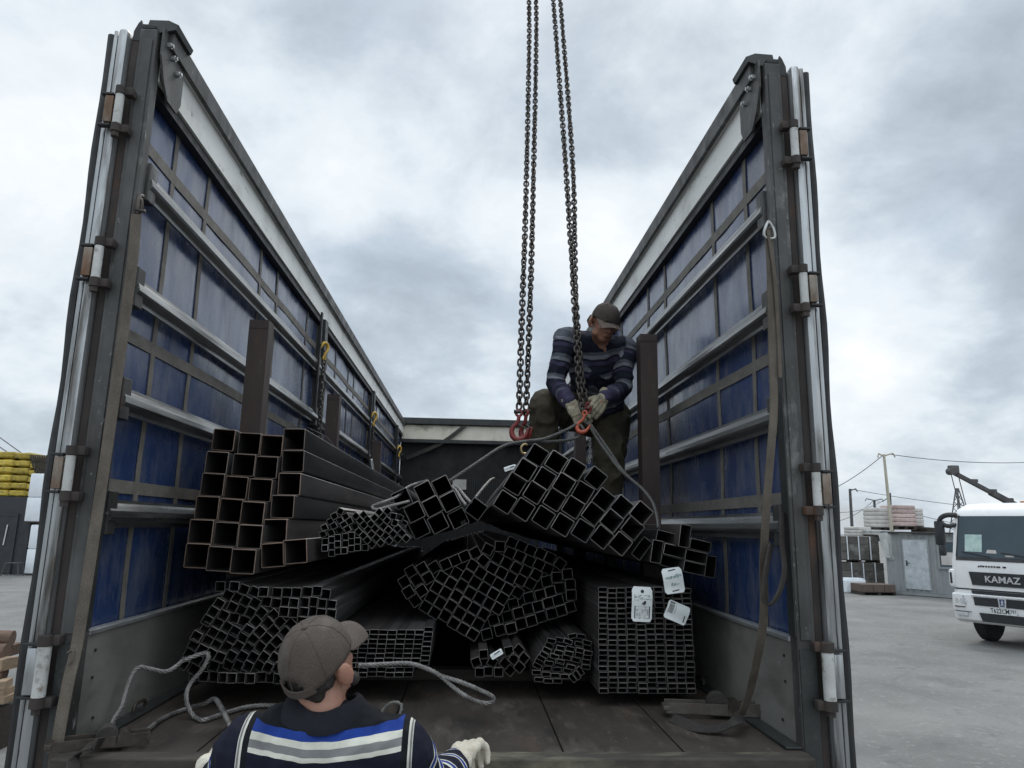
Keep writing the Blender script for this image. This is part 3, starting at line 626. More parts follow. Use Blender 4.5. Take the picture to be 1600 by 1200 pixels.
# oval bundle of flat tubes
g_ = 'flat rectangular tubes in the small rounded bundle'; lab = 'flat rectangular tube in the small rounded bundle left of the neat tall bundle'
for x, y, a in [(1030, 230, 10), (1130, 222, 10), (1222, 238, 20), (1270, 175, -12), (1372, 182, 8), (1010, 290, 22), (1430, 245, 15), (1350, 270, 12), (980, 335, 24), (1137, 315, 12), (1245, 320, 12), (1440, 308, 10), (945, 382, 26),
                (1113, 364, 12), (1230, 375, 12), (1352, 335, 12), (1440, 362, 6), (912, 422, 26), (1062, 404, 18), (1205, 425, 12), (1352, 394, 12), (1440, 418, 8), (893, 470, 26), (1000, 478, 8), (1125, 462, 12), (1315, 452, 12), (1430, 472, 8),
                (870, 518, 26), (985, 550, 2), (1122, 505, 12), (1252, 525, 12), (1420, 524, 8), (1098, 562, 0), (1215, 575, 12), (862, 592, 2), (968, 607, 2), (1073, 622, 2), (1180, 630, 2), (885, 663, 2), (992, 680, 2), (1098, 682, 2), (1268, 648, 48), (1322, 622, 52), (1360, 572, 52)]:
    tube(me42, P(*Z8(x, y), 3.30), a, lab, g_, jy=.015)
# neat tall bundle of flat tubes
g_ = 'flat rectangular tubes in the neat tall bundle at the right'
c0 = P(*Z9(145, 142), 3.2); rj = random.Random(5)
for i in range(10):
    off = rj.uniform(-.004, .004); x0 = i*.0402+(.003 if i > 3 else 0)+(.002 if i > 6 else 0)
    for j in range(20):
        p = c0+Vector((x0+.0016*j*.12*i*.33+rj.uniform(-.0006, .0006), 0, off*(1-j/19)-j*.02165))
        tube(me42, p, 0, 'flat tube, %s column, %s from the top, in the neat tall right bundle' % (ORD[i], ORD[j] if j < 19 else 'twentieth'), g_, jy=.008)
# flat bundle in the middle
g_ = 'flat rectangular tubes in the low wide bundle'
for j in range(10):
    x0 = 305-10*j+(52 if j > 7 else 0); 
    n = 7 if j < 8 else 6
    for i in range(-3, n):
        tube(me42, P(*Z10(x0+142*i, 277+73.5*j+2*math.sin(i*2.1+j)), 3.25), 0, 'flat tube, %s from the left, %s row, low wide bundle beside the capped man' % (ORD[i+3], 'bottom' if j == 9 else ORD[j]), g_, jy=.012)
for j in range(8):
    tube(me42, P(*Z10(1297-9*j, 237+74*j), 3.24), 0, 'flat tube, %s from the top, raised right column of the low wide bundle' % ORD[j], g_, jy=.01)
# squared timbers under the bundles
tz = min(o.location.z for o in col.objects if o.name.startswith('flat_rectangular'))-.0115
for k, (y, l) in enumerate(((3.75, 'dark timber crossbeam on the trailer floor carrying the front ends of the bundles'), (6.0, 'dark timber crossbeam under the middle of the bundles'), (8.6, 'dark timber crossbeam under the far ends of the bundles'))):
    mb = MB(); mb.box(-1.1, 1.06, -.05, .05, 0, tz-ZB-.002, bev=.004)
    o = mb.build('timber_crossbeam', M['wood_dk']); o.location = (0, y, ZB+.001); tag(o, l, 'timber', 'timbers under the load')
for k, (y, zt_, l) in enumerate(((4.0, .505, 'dark timber spacer below the large tubes at the left'), (7.4, .505, 'far dark timber spacer below the large tubes'))):
    pass
# ------------------------------------------------------------------ chains and hooks
def chain_mb(path, pitch, r, w, mb=None, twist=0.0, n=6, seg=5):
    mb = mb or MB(); path = spline(path, .02)
    # resample at the link pitch
    pts = [path[0]]; acc = 0; cur = path[0]
    for p in path[1:]:
        d = (p-cur).length
        while d > 1e-9 and acc+d >= pitch:
            t = (pitch-acc)/d; cur = cur.lerp(p, t); pts.append(cur.copy()); d = (p-cur).length; acc = 0
        acc += d; cur = p
    L = pitch+2*r; h = L/2-w/2+r; rad = w/2-r
    for i in range(len(pts)-1):
        c = (pts[i]+pts[i+1])/2; ax = (pts[i+1]-pts[i]).normalized()
        s = Vector((1, 0, 0)); s = (s-ax*s.dot(ax)).normalized(); b = ax.cross(s)
        a = twist+(math.pi/2 if i % 2 else 0)+rnd.uniform(-.22, .22)+.5*math.sin(i*.21)
        sd = s*math.cos(a)+b*math.sin(a)
        hh = pitch/2+r-rad
        ring = [c+ax*(hh+rad*math.sin(t))*1.0+sd*rad*math.cos(t) for t in [math.pi*k/seg for k in range(seg+1)]]
        ring += [c-ax*(hh+rad*math.sin(t))-sd*rad*math.cos(t) for t in [math.pi*k/seg for k in range(seg+1)]]
        mb.tube(ring, r, n, closed=True)
    return mb
def hook_objs(root, M4, s, m, latch=True):
    # sling hook in M4's frame: eye at the origin, bowl hanging along -z, throat opening towards +x
    body = MB()
    path = [(0, 0, -.02), (-.004, 0, -.045), (-.012, 0, -.062), (-.034, 0, -.085), (-.044, 0, -.112), (-.034, 0, -.142), (-.008, 0, -.158), (.022, 0, -.152), (.042, 0, -.130), (.050, 0, -.108), (.057, 0, -.092)]
    rr = [.0115, .011, .0115, .013, .0155, .017, .0175, .016, .0125, .009, .004]
    sp_ = spline(path, .008); k = len(sp_)
    rad = []
    for i in range(k):
        t = i/(k-1)*(len(path)-1); a = min(int(t), len(path)-2); rad.append((rr[a]+(rr[a+1]-rr[a])*(t-a))*s)
    body.tube([M4 @ (p*s) for p in sp_], rad, 10)
    eye = [M4 @ (Vector((.017*math.cos(t), 0, .017*math.sin(t)-.004))*s) for t in [2*math.pi*q/16 for q in range(16)]]
    body.tube(eye, .0085*s, 8, closed=True)
    o = body.build('hook', m, root, smooth='all')
    if latch:
        l = MB(); l.tube([M4 @ (Vector(p)*s) for p in ((-.014, 0, -.066), (.012, 0, -.078), (.046, 0, -.10))], [.006*s, .0055*s, .004*s], 6); sub(l, 'safety_latch', M['chain'], o)
    return o
def frame(o, down, xdir):
    z = -Vector(down).normalized(); x = Vector(xdir); x = (x-z*x.dot(z)).normalized(); y = z.cross(x)
    m = Matrix((x, y, z)).transposed().to_4x4(); m.translation = Vector(o); return m
LP = .034; LR = .0063; LW = .0415
top_chain = []
for pts, lab, tw, hk in (
    ([P(822, -80, 5.2), P(827, 30, 5.02), P(822, 300, 4.45), P(816, 480, 4.1), P(811, 640, 3.92)], 'leftmost hanging lifting chain with an empty red hook', .2, 'L'),
    ([P(832, -80, 5.24), P(838, 30, 5.06), P(833, 300, 4.49), P(828, 480, 4.14), P(822, 640, 3.96)], 'second hanging lifting chain from the left, its red hook turned edge-on', .9, 'E'),
    ([P(858, -80, 5.2), P(866, 20, 5.0), P(884, 260, 4.5), P(896, 450, 4.12), P(905, 600, 3.92), P(912, 648, 3.87)], 'lifting chain running down to the hook held in the gloved hands', .3, 'H'),
    ([P(868, -80, 5.24), P(877, 20, 5.04), P(895, 260, 4.54), P(899, 450, 4.18), P(909, 590, 3.97), P(919, 632, 3.92)], 'rightmost hanging lifting chain ending at a red coupling between the gloves', 1.0, 'C')):
    root = thing('lifting_chain', lab, 'lifting chain', pts[-1], 'lifting chains hanging from the crane')
    c = chain_mb(pts, LP, LR, LW, twist=tw).build('chain', M['chain'], None, smooth='all'); objs = [c]
    e = pts[-1]; dn = (pts[-1]-pts[-2]).normalized()
    if hk == 'L':
        h = hook_objs(None, frame(e-Vector((0, 0, .016)), (.02, 0, -1), (1, -.25, 0)), .95, M['red'])
        sh = MB(); sh.cyl(e+Vector((-.028, 0, -.012)), e+Vector((.024, 0, -.012)), .011, 10); objs += [h, sh.build('clevis_pin', M['chain'], None, smooth='all')]
    elif hk == 'E':
        h = hook_objs(None, frame(e-Vector((0, 0, .016)), (.0, 0, -1), (.55, -.8, 0)), .95, M['red'])
        sh = MB(); sh.cyl(e+Vector((-.02, 0, -.012)), e+Vector((.026, 0, -.012)), .012, 10); objs += [h, sh.build('clevis_pin', M['chain'], None, smooth='all')]
    elif hk == 'H':
        h = hook_objs(None, frame(P(914, 645, 3.86), P(909, 676, 3.84)-P(914, 645, 3.86), (.9, -.35, .2)), .72, M['orange']); objs.append(h)
    else:
        cp = MB(); q = e-Vector((0, 0, .02))
        cp.tube([q+Vector((.014*math.cos(t), 0, .03*math.sin(t))) for t in [2*math.pi*k/14 for k in range(14)]], .007, 8, closed=True)
        cp.cyl(q+Vector((-.02, 0, -.002)), q+Vector((.02, 0, -.002)), .009, 10)
        objs.append(cp.build('coupling', M['red'], None, smooth='all'))
    under(root, *objs)
# load binders hung on the left wall
def binder(px, py, Y, pe, lab, wiggle=.01, s=1.0):
    X = XL+.07; a = PX(px, py, X)
    root = thing('load_chain', lab, 'load chain', a, 'load chains with yellow hooks on the left wall')
    e = a-Vector((0, 0, pe))
    o1 = chain_mb([a-Vector((0, 0, .14*s)), a-Vector((-.0, wiggle, pe*.5)), e], .034, .0052, .036, twist=.5).build('chain', M['chain'], None, smooth='all')
    # the hook is hung upside down: bowl on top
    h = hook_objs(None, frame(a-Vector((0, 0, .13*s)), (0, .05, 1), (-.45, -.9, 0)), s, M['yellow'])
    r = MB(); r.box(a.x-.05, a.x-.035, a.y-.02, a.y+.02, a.z-.55, a.z+.28, bev=.003); r.tube([a+Vector((-.04, .0, .0)), a+Vector((-.01, 0, .02)), a+Vector((.0, -.0, .04))], .007, 8)
    under(root, o1, h, r.build('hanger', M['black'], None))
binder(508, 540, 6, 1.05, 'load chain with yellow hook on the left wall, nearest and biggest of three', s=.85)
binder(585, 648, 9, .60, 'load chain with yellow hook on left wall between second and third stanchions', s=1.0)
binder(624, 700, 12, .45, 'load chain with yellow hook on the left wall, deepest in the trailer', s=1.1)
mb = MB(); p = PX(578, 745, XL+.16); mb.tube(spline([p+Vector((0, 0, .2)), p+Vector((.03, 0, .02)), p+Vector((.0, 0, -.14)), p+Vector((.02, 0, -.25))], .02), [.022]*1000 if False else .02, 8)
tag(mb.build('shackle_tail', M['chain_lt'], None, smooth='all'), 'bright metal tail dangling at left wall above the long side of the large tubes', 'shackle')
# small galvanised chain hanging below the held hook, and a brass hook among the tubes
root = thing('thin_chain', 'thin galvanised chain hanging straight down beside the crouching worker\'s leg', 'chain', P(921, 684, 4.0))
under(root, chain_mb([P(921, 684, 4.0), P(922, 706, 4.0), P(920, 728, 4.0)], .016, .0028, .017).build('chain', M['chain_lt'], None, smooth='all'))
bm_ = mat('brass_hook', (.50, .36, .16), (.60, .45, .24), rough=.4, metal=.5)
q = P(821, 700, 4.4); root = thing('small_hook', 'small brass hook hanging on a dark cord above the slanting pile', 'hook', q)
h = MB(); h.tube(spline([q+Vector((.016, 0, .02)), q+Vector((-.008, 0, .022)), q+Vector((-.026, 0, .0)), q+Vector((-.018, 0, -.03)), q+Vector((.006, 0, -.036))], .006), .0075, 8)
h = h.build('hook', bm_, None, smooth='all')
c = MB(); c.tube([q+Vector((.016, 0, .02)), q+Vector((.02, .0, .14))], .008, 6); under(root, h, c.build('cord', M['black'], None))

# ------------------------------------------------------------------ wire ropes
def rope_mesh(paths, r, name, m, pitch=.075, strands=4):
    mb = MB()
    for pts in paths:
        pth = spline(pts, .012); k = len(pth); t = None; L = 0; ph = []
        for i in range(k):
            if i: L += (pth[i]-pth[i-1]).length
            ph.append(L)
        nrm = None; fr = []
        for i, p in enumerate(pth):
            tg = (pth[min(i+1, k-1)]-pth[max(i-1, 0)]).normalized()
            nrm = tg.orthogonal().normalized() if nrm is None else (nrm-tg*nrm.dot(tg)).normalized()
            fr.append((nrm.copy(), tg.cross(nrm)))
        for s in range(strands):
            a0 = 2*math.pi*s/strands
            sp_ = [p+(fr[i][0]*math.cos(a0+ph[i]/pitch*2*math.pi)+fr[i][1]*math.sin(a0+ph[i]/pitch*2*math.pi))*r*.60 for i, p in enumerate(pth)]
            mb.tube(sp_, r*.43, 6)
    return mb.build(name, m, None, smooth='all')
def rope(paths, r, label, m=None, name='wire_rope', group='wire ropes'):
    o = rope_mesh(paths, r, name, m or M['rope']); return tag(o, label, 'wire rope', group)
zf = ZB+.012
rope([[P(560, 1040, 2.9), P(600, 1038, 2.95), P(640, 1037, 3.0), P(672, 1047, 3.0), P(690, 1057, 2.98)],
      [P(690, 1057, 2.98), P(715, 1064, 2.95), P(745, 1076, 2.95), P(766, 1086, 2.93), P(772, 1092, 2.93), P(764, 1099, 2.93), P(740, 1094, 2.93), P(715, 1079, 2.95), P(690, 1057, 2.98)]],
     .0095, 'wire rope lying before the low wide bundle, its slim eye loop pointing right')
rope([[P(286, 1032, 3.03), P(262, 1049, 2.98), P(238, 1046, 2.95), P(216, 1043, 2.92), P(203, 1060, 2.9), P(195, 1085, 2.88), P(190, 1105, 2.85), P(177, 1126, 2.8), P(174, 1142, 2.75), P(182, 1157, 2.68), PZ(200, 1158, zf), PZ(222, 1148, zf), PZ(252, 1124, zf), PZ(290, 1108, zf), P(318, 1100, 3.0), P(335, 1092, 2.98), P(346, 1106, 2.85), P(356, 1126, 2.72), P(366, 1147, 2.62), P(385, 1185, 2.56)]],
     .0095, 'wire rope looping over the left sideboard and back across the floor')
rope([[P(286, 1032, 3.03), P(310, 1023, 3.05), P(322, 1020, 3.05), P(326, 1026, 3.04), P(316, 1046, 3.02), P(299, 1066, 3.0), P(291, 1085, 2.98), P(294, 1105, 2.98), PZ(304, 1120, zf), PZ(318, 1125, zf), PZ(335, 1120, zf), PZ(362, 1111, zf), PZ(390, 1104, zf), PZ(425, 1102, zf), PZ(470, 1108, zf), PZ(520, 1115, zf)]],
     .0095, 'wire rope hanging from the lower left bundle and running behind the capped man')
rope([[P(590, 1140, 2.6), P(592, 1122, 2.62), P(602, 1104, 2.64), P(615, 1097, 2.64), P(627, 1101, 2.64), P(625, 1116, 2.62), P(616, 1136, 2.6)]], .0055, 'thin wire loop sticking up beside the shoulder of the capped man', M['rope_dk'])
# sling over the upper layer, its eye on the hook
rope([[P(702, 752, 3.55), P(740, 727, 3.6), P(785, 698, 3.72), P(818, 690, 3.76), P(850, 686, 3.8), P(885, 672, 3.84), P(903, 663, 3.86), P(912, 672, 3.85), P(905, 682, 3.86), P(885, 688, 3.86), P(850, 691, 3.82), P(818, 690, 3.76)]],
     .0095, 'wire rope sling from the middle pile up to the hook in the gloved hands', M['rope_dk'])
rope([[P(918, 660, 3.88), P(932, 684, 3.85), P(952, 712, 3.8), P(968, 733, 3.75), P(985, 748, 3.7), P(1004, 764, 3.62), P(1020, 785, 3.5), P(1027, 808, 3.36), P(1029, 825, 3.25)],
      [P(919, 658, 3.89), P(936, 682, 3.87), P(957, 712, 3.82), P(970, 732, 3.76), P(985, 748, 3.7)]], .0085, 'wire rope sling falling from the held hook to the right wall', M['rope_dk'])
rope([[P(668, 751, 3.5), P(652, 755, 3.54), P(636, 762, 3.5), P(622, 775, 3.4), P(606, 782, 3.35), P(588, 788, 3.33), P(581, 792, 3.32), P(588, 796, 3.32), P(612, 790, 3.34), P(640, 783, 3.38)]], .007, 'wire rope eye lying on the fanned slim tubes beside the middle pile')
rope([[P(706, 760, 3.5), P(714, 768, 3.46), P(721, 780, 3.4), P(728, 789, 3.36)], [P(708, 758, 3.52), P(718, 765, 3.48), P(728, 777, 3.42), P(736, 785, 3.36)]], .007, 'two short pale rope strands hanging between the middle pile and lone tube')
rope([[P(743, 778, 3.6), P(754, 764, 3.7), P(766, 751, 3.85), P(772, 748, 3.95)]], .0085, 'short pale rope end standing up right of the lone leaning tube')
wr = MB(); yb = 4.35
wr.tube(spline([P(480, 668, yb), P(512, 685, yb), P(521, 702, yb), P(523, 735, yb), P(518, 775, yb), P(515, 812, yb)], .03), .0035, 6)
tag(wr.build('binding_wire', M['black'], None, smooth='all'), 'thin binding wire around the long sides of the large square tubes', 'wire')

# ------------------------------------------------------------------ lashing straps
def strap(pts, wd, w_, label, m, name='lashing_strap', extra=()):
    c = pts[-1]; root = thing(name, label, 'strap', c)
    o = MB(); o.band(spline(pts, .03), wd, w_, .005); o = o.build('webbing', m, None, smooth=True); under(root, o)
    return root
yr = Y0-.085
# left: from the lashing hook down the post
r1 = strap([P(213, 335, yr), P(208, 400, yr), P(199, 470, yr), P(187, 560, yr), P(173, 660, yr), P(157, 770, yr), P(139, 890, yr), P(120, 1010, yr), P(108, 1060, yr-.01), P(90, 1160, yr-.02), P(76, 1260, yr-.03)], (1, .15, 0), .036, 'frayed brown lashing strap hanging down the left rear post from a hook', M['strap'])
k = MB(); a = P(217, 318, yr+.01)
k.tube([a+Vector((.012*math.cos(t), 0, .032*math.sin(t)-.01)) for t in [2*math.pi*q/14 for q in range(14)]], .006, 6, closed=True)
k.tube([a+Vector((0, .02, .04)), a+Vector((0, -.005, .03)), a+Vector((.0, -.01, -.03)), a+Vector((.03, -.01, -.035))], .008, 8); k = k.build('hook', M['chain'], None, smooth='all'); under(r1, k)
k = MB(); a = P(105, 1020, yr-.008); k.tube(spline([a, a+Vector((.02, -.005, .008)), a+Vector((.022, -.005, -.02)), a+Vector((.012, -.005, -.035))], .005), .003, 5); under(r1, k.build('frayed_thread', M['strap'], None))
# right: long strap looped over its hook, slack end on the floor
XW = XR-.035
top = P(1200, 356, yr+.01)
r2 = strap([top, P(1204, 420, yr), P(1205, 480, yr), P(1207, 560, yr), P(1209, 640, yr+.01), P(1203, 720, yr+.02), P(1197, 800, yr+.06), P(1193, 880, Y0+.0), P(1194, 930, Y0+.02), P(1191, 985, Y0+.06), P(1181, 1040, Y0+.12), P(1170, 1085, Y0+.19), P(1158, 1117, Y0+.25)], (1, .25, 0), .033, 'long dirty lashing strap hanging down the right rear post to its ratchet on the floor', M['strap'])
s2 = MB(); s2.band(spline([P(1222, 800, yr+.05), P(1222, 850, yr+.04), P(1226, 890, yr+.03), P(1218, 925, yr+.02), P(1205, 944, yr+.02), P(1195, 938, yr+.03), P(1196, 900, yr+.04), P(1205, 850, yr+.06)], .02), (.6, .6, 0), .036, .006); s2 = s2.build('slack_loop', M['strap_dk'], None, smooth=True)
s2b = MB(); s2b.band(spline([P(1200, 360, yr-.004), P(1210, 430, yr-.006), P(1216, 520, yr), P(1219, 590, yr)], .03), (1, .3, 0), .016, .004); s2b = s2b.build('thin_tail', M['strap'], None, smooth=True)
hk = MB(); hk.tube(spline([top+Vector((.012, .02, .02)), top+Vector((.0, -.006, .025)), top+Vector((-.02, -.01, -.02)), top+Vector((-.016, -.01, -.045)), top+Vector((.02, -.01, -.045)), top+Vector((.016, -.008, .0)), top+Vector((.0, -.006, .025))], .01), .006, 6); hk = hk.build('hook', M['chain_lt'], None, smooth='all')
ft = MB(); ft.band(spline([P(1158, 1117, Y0+.25), PZ(1148, 1128, ZB+.05), PZ(1120, 1139, ZB+.02), PZ(1095, 1139, ZB+.014), PZ(1070, 1130, ZB+.012), PZ(1050, 1122, ZB+.012)], .02), (0, 1, .25), .042, .005); ft = ft.build('floor_tail', M['strap_dk'], None, smooth=True)
under(r2, s2, s2b, hk, ft)
# ratchet on the floor, right
def ratchet(c, rot, label, m, s=1.0):
    root = thing('strap_ratchet', label, 'ratchet', c); root.rotation_euler = (0, 0, rot)
    h = MB()
    for y in (-.032, .032): h.box(-.15*s, .06*s, y-.002, y+.002, .012, .012+.036*s, bev=.001)
    h.box(-.16*s, -.135*s, -.036, .036, .022, .040, bev=.004); h.build('handle', m, root)
    b = MB()
    for y in (-.026, .026): b.box(.0, .17*s, y-.002, y+.002, .008, .05*s, bev=.001)
    b.cyl((.165*s, -.035, .03), (.165*s, .035, .03), .008, 10); b.build('frame', m, root)
    d = MB(); d.cyl((.03*s, -.028, .045*s), (.03*s, .028, .045*s), .036*s, 18); d.build('strap_roll', M['strap_dk'], root, smooth=True)
    wv = MB(); wv.cyl((.085*s, -.03, .04*s), (.085*s, .03, .04*s), .022*s, 12); wv.build('ratchet_wheel', M['chain'], root, smooth=True)
    return root
ratchet(PZ(1108, 1119, ZB+.006)+Vector((0, 0, 0)), R_(-8), 'rusty strap ratchet lying on the floor at the foot of the right sideboard', mat('rusty_ratchet', (.085, .075, .065), (.14, .125, .11), rough=.55, metal=.5, scale=20, extra=[((.10, .055, .03), 14, .55, .7, .7)]), 1.15)
# ratchet hanging over the left corner of the floor edge
ratchet(PZ(150, 1172, ZB+.006), R_(25), 'dark strap ratchet lying at the left rear corner of the floor', M['chain'], .9)
st = MB(); st.band(spline([PZ(165, 1160, ZB+.03), PZ(140, 1166, ZB+.04), P(118, 1182, 2.5), P(112, 1215, 2.45), P(113, 1260, 2.43)], .02), (.3, 1, .3), .038, .005)
tag(st.build('loose_strap', M['strap_dk'], None, smooth=True), 'loose dark strap end drooping over the left corner of the rear sill', 'strap')

# ------------------------------------------------------------------ paper tags
def text_mesh(body, size, m, name, parent, loc, rot=(0, 0, 0), ext=.0004, align='CENTER', sx=1.0, bold=0.0):
    cu = bpy.data.curves.new(name, 'FONT'); cu.body = body; cu.size = size; cu.extrude = ext; cu.align_x = align; cu.align_y = 'CENTER'; cu.resolution_u = 2; cu.offset = bold
    to = bpy.data.objects.new(name+'_tmp', cu); col.objects.link(to)
    dg = bpy.context.evaluated_depsgraph_get(); dg.update(); me = bpy.data.meshes.new_from_object(to.evaluated_get(dg)); bpy.data.objects.remove(to); bpy.data.curves.remove(cu)
    me.materials.clear(); me.materials.append(m); o = bpy.data.objects.new(name, me); col.objects.link(o); o.parent = parent; o.location = loc; o.rotation_euler = rot; o.scale = (sx, 1, 1)
    return o
def paper(cpx, cpy, Y, w_, h_, rot, label, bend=.006, cut=.008, tilt=0):
    c = P(cpx, cpy, Y); root = thing('paper_tag', label, 'tag', c, 'paper tags on the tubes')
    root.rotation_euler = (R_(90+tilt), R_(rot), 0)
    root.rotation_euler = Matrix.Rotation(R_(rot), 4, 'Y').to_3x3().to_4x4().to_euler() if False else (Matrix.Rotation(R_(rot), 4, 'Y') @ Matrix.Rotation(R_(90+tilt), 4, 'X')).to_euler()
    n = 10; mb = MB(); vs = []
    for s in (0, 1):
        for j in range(n+1):
            v = -h_/2+h_*j/n
            for i in range(n+1):
                u = -w_/2+w_*i/n; uu = u
                edge = max(0, abs(v)-(h_/2-cut))
                uu = max(-w_/2+edge, min(w_/2-edge, u))
                vs.append((uu, v, bend*math.sin(v/h_*5+.6)+.4*bend*math.cos(u/w_*4)+.0007*s))
    fs = []; st = (n+1)**2
    for q in (0, st):
        for j in range(n):
            for i in range(n): a = q+j*(n+1)+i; fs.append((a, a+1, a+n+2, a+n+1))
    mb.add(vs, fs); mb.build('paper', M['white_pl'], root, smooth='all')
    z = lambda u, v: bend*math.sin(v/h_*5+.6)+.4*bend*math.cos(u/w_*4)+.0015
    return root, z
def slot(mb, u0, v0, u1, v1, th, z):
    n = 5; mb.band([(u0+(u1-u0)*k/n, v0+(v1-v0)*k/n, z(u0+(u1-u0)*k/n, v0+(v1-v0)*k/n)) for k in range(n+1)], Vector((-(v1-v0), u1-u0, 0)).normalized(), th, .0004)
def scribble(mb, pts, r, z): mb.tube(spline([(u, v, z(u, v)) for u, v in pts], .002), r, 5)
root, z = paper(1052, 907, 3.10, .086, .105, -8, 'white paper tag with green handwriting hanging under the small right heap', tilt=-12)
mb = MB(); slot(mb, -.016, .040, .016, .044, .0045, z); slot(mb, -.012, -.043, .018, -.040, .0045, z); mb.build('slot', M['ink'], root)
mb = MB(); hw = [(-.034, .014), (-.031, .008), (-.028, .015), (-.025, .008), (-.022, .016), (-.017, .012), (-.021, .010), (-.015, .007), (-.010, .018), (-.006, .006), (-.010, .013), (.0, .015), (.004, .008), (.006, .019), (.009, .010), (.013, .021), (.016, .010), (.015, .024), (.022, .022), (.018, .014), (.024, .016), (.019, .006), (.028, .022), (.031, .013), (.034, .021), (.038, .015)]
scribble(mb, hw, .0008, z); mb.build('handwriting', M['ink_green'], root)
mb = MB(); scribble(mb, [(-.012, -.022), (-.008, -.008), (-.006, -.022), (-.012, -.016), (-.002, -.014), (.0, -.022), (.004, -.010), (.006, -.022), (.01, -.014), (.014, -.02), (.019, -.014), (.022, -.018)], .0007, z); mb.build('handwriting', M['ink_green'], root)
root, z = paper(1003, 944, 3.12, .087, .142, 2, 'white printed paper tag with a table, on the top of the neat tall bundle', tilt=-4)
mb = MB(); mb.cyl((0, .052, z(0, .052)-.001), (0, .052, z(0, .052)+.001), .007, 12)
mb.tube(spline([(.0, .0, z(0, 0)), (.005, .006, z(0, 0)), (.014, .012, z(0, 0)), (.012, .004, z(0, 0)), (.006, -.002, z(0, 0))], .003), .003, 5); mb.build('hole', M['ink'], root)
mb = MB(); r4 = random.Random(3)
for v in (.036, .031, .026, .021, .016):
    u = -.035
    while u < .035:
        l = r4.uniform(.004, .014)
        if r4.random() < .6: slot(mb, u, v, min(u+l, .037), v, .0016, z)
        u += l+.004
for u in (-.030, .032): slot(mb, u, -.008, u, -.058, .004, z)
for v in (-.01, -.02, -.028, -.036, -.044, -.054):
    slot(mb, -.028, v, .030, v, .0006, z)
    for k in range(5):
        if r4.random() < .7: a = -.024+.011*k; slot(mb, a, v-.004, a+.007, v-.004, .0018, z)
mb.build('printed_lines', M['ink'], root)
root, z = paper(1058, 957, 3.12, .098, .078, 22, 'white tag with a barcode, hanging tilted beside the neat tall bundle', tilt=-8, cut=.006)
mb = MB(); u = -.040
for k in range(17):
    wd = r4.choice([.0008, .0012, .002]); slot(mb, -.042, .032-.0027*k*1.0, -.020, .032-.0027*k, wd, z)
for k in range(7): slot(mb, -.014, .024-.005*k, -.011, .021-.005*k, .0014, z)
slot(mb, .034, -.002, .037, -.028, .0045, z); mb.build('barcode', M['ink'], root)
root, z = paper(776, 1022, 3.24, .055, .024, -30, 'small folded white tag on the loose tubes on the floor', bend=.003, cut=.003, tilt=-25)
mb = MB(); slot(mb, -.01, .002, .018, .004, .004, z); mb.build('slot', M['ink'], root)
root, z = paper(797, 731, 3.5, .06, .022, -18, 'small white label stuck at the left flank of the slanting pile', bend=.003, cut=.003, tilt=-25)
mb = MB(); slot(mb, .0, .0, .02, .002, .004, z); mb.build('slot', M['ink'], root)
# ------------------------------------------------------------------ people
def sph(c, r, M3=None, nu=14, nv=9):
    r = (r, r, r) if isinstance(r, (int, float)) else r
    vs = [Vector((0, 0, -1))]; fs = []
    for i in range(1, nv):
        t = -math.pi/2+math.pi*i/nv
        for j in range(nu): a = 2*math.pi*j/nu; vs.append(Vector((math.cos(t)*math.cos(a), math.cos(t)*math.sin(a), math.sin(t))))
    vs.append(Vector((0, 0, 1))); top = len(vs)-1
    for j in range(nu): fs.append((0, 1+(j+1) % nu, 1+j)); fs.append((top, 1+(nv-2)*nu+j, 1+(nv-2)*nu+(j+1) % nu))
    for i in range(nv-2):
        for j in range(nu): a = 1+i*nu; fs.append((a+j, a+(j+1) % nu, a+nu+(j+1) % nu, a+nu+j))
    o = []
    for v in vs:
        q = Vector((v.x*r[0], v.y*r[1], v.z*r[2])); q = (M3 @ q) if M3 else q; o.append(Vector(c)+q)
    return o, fs
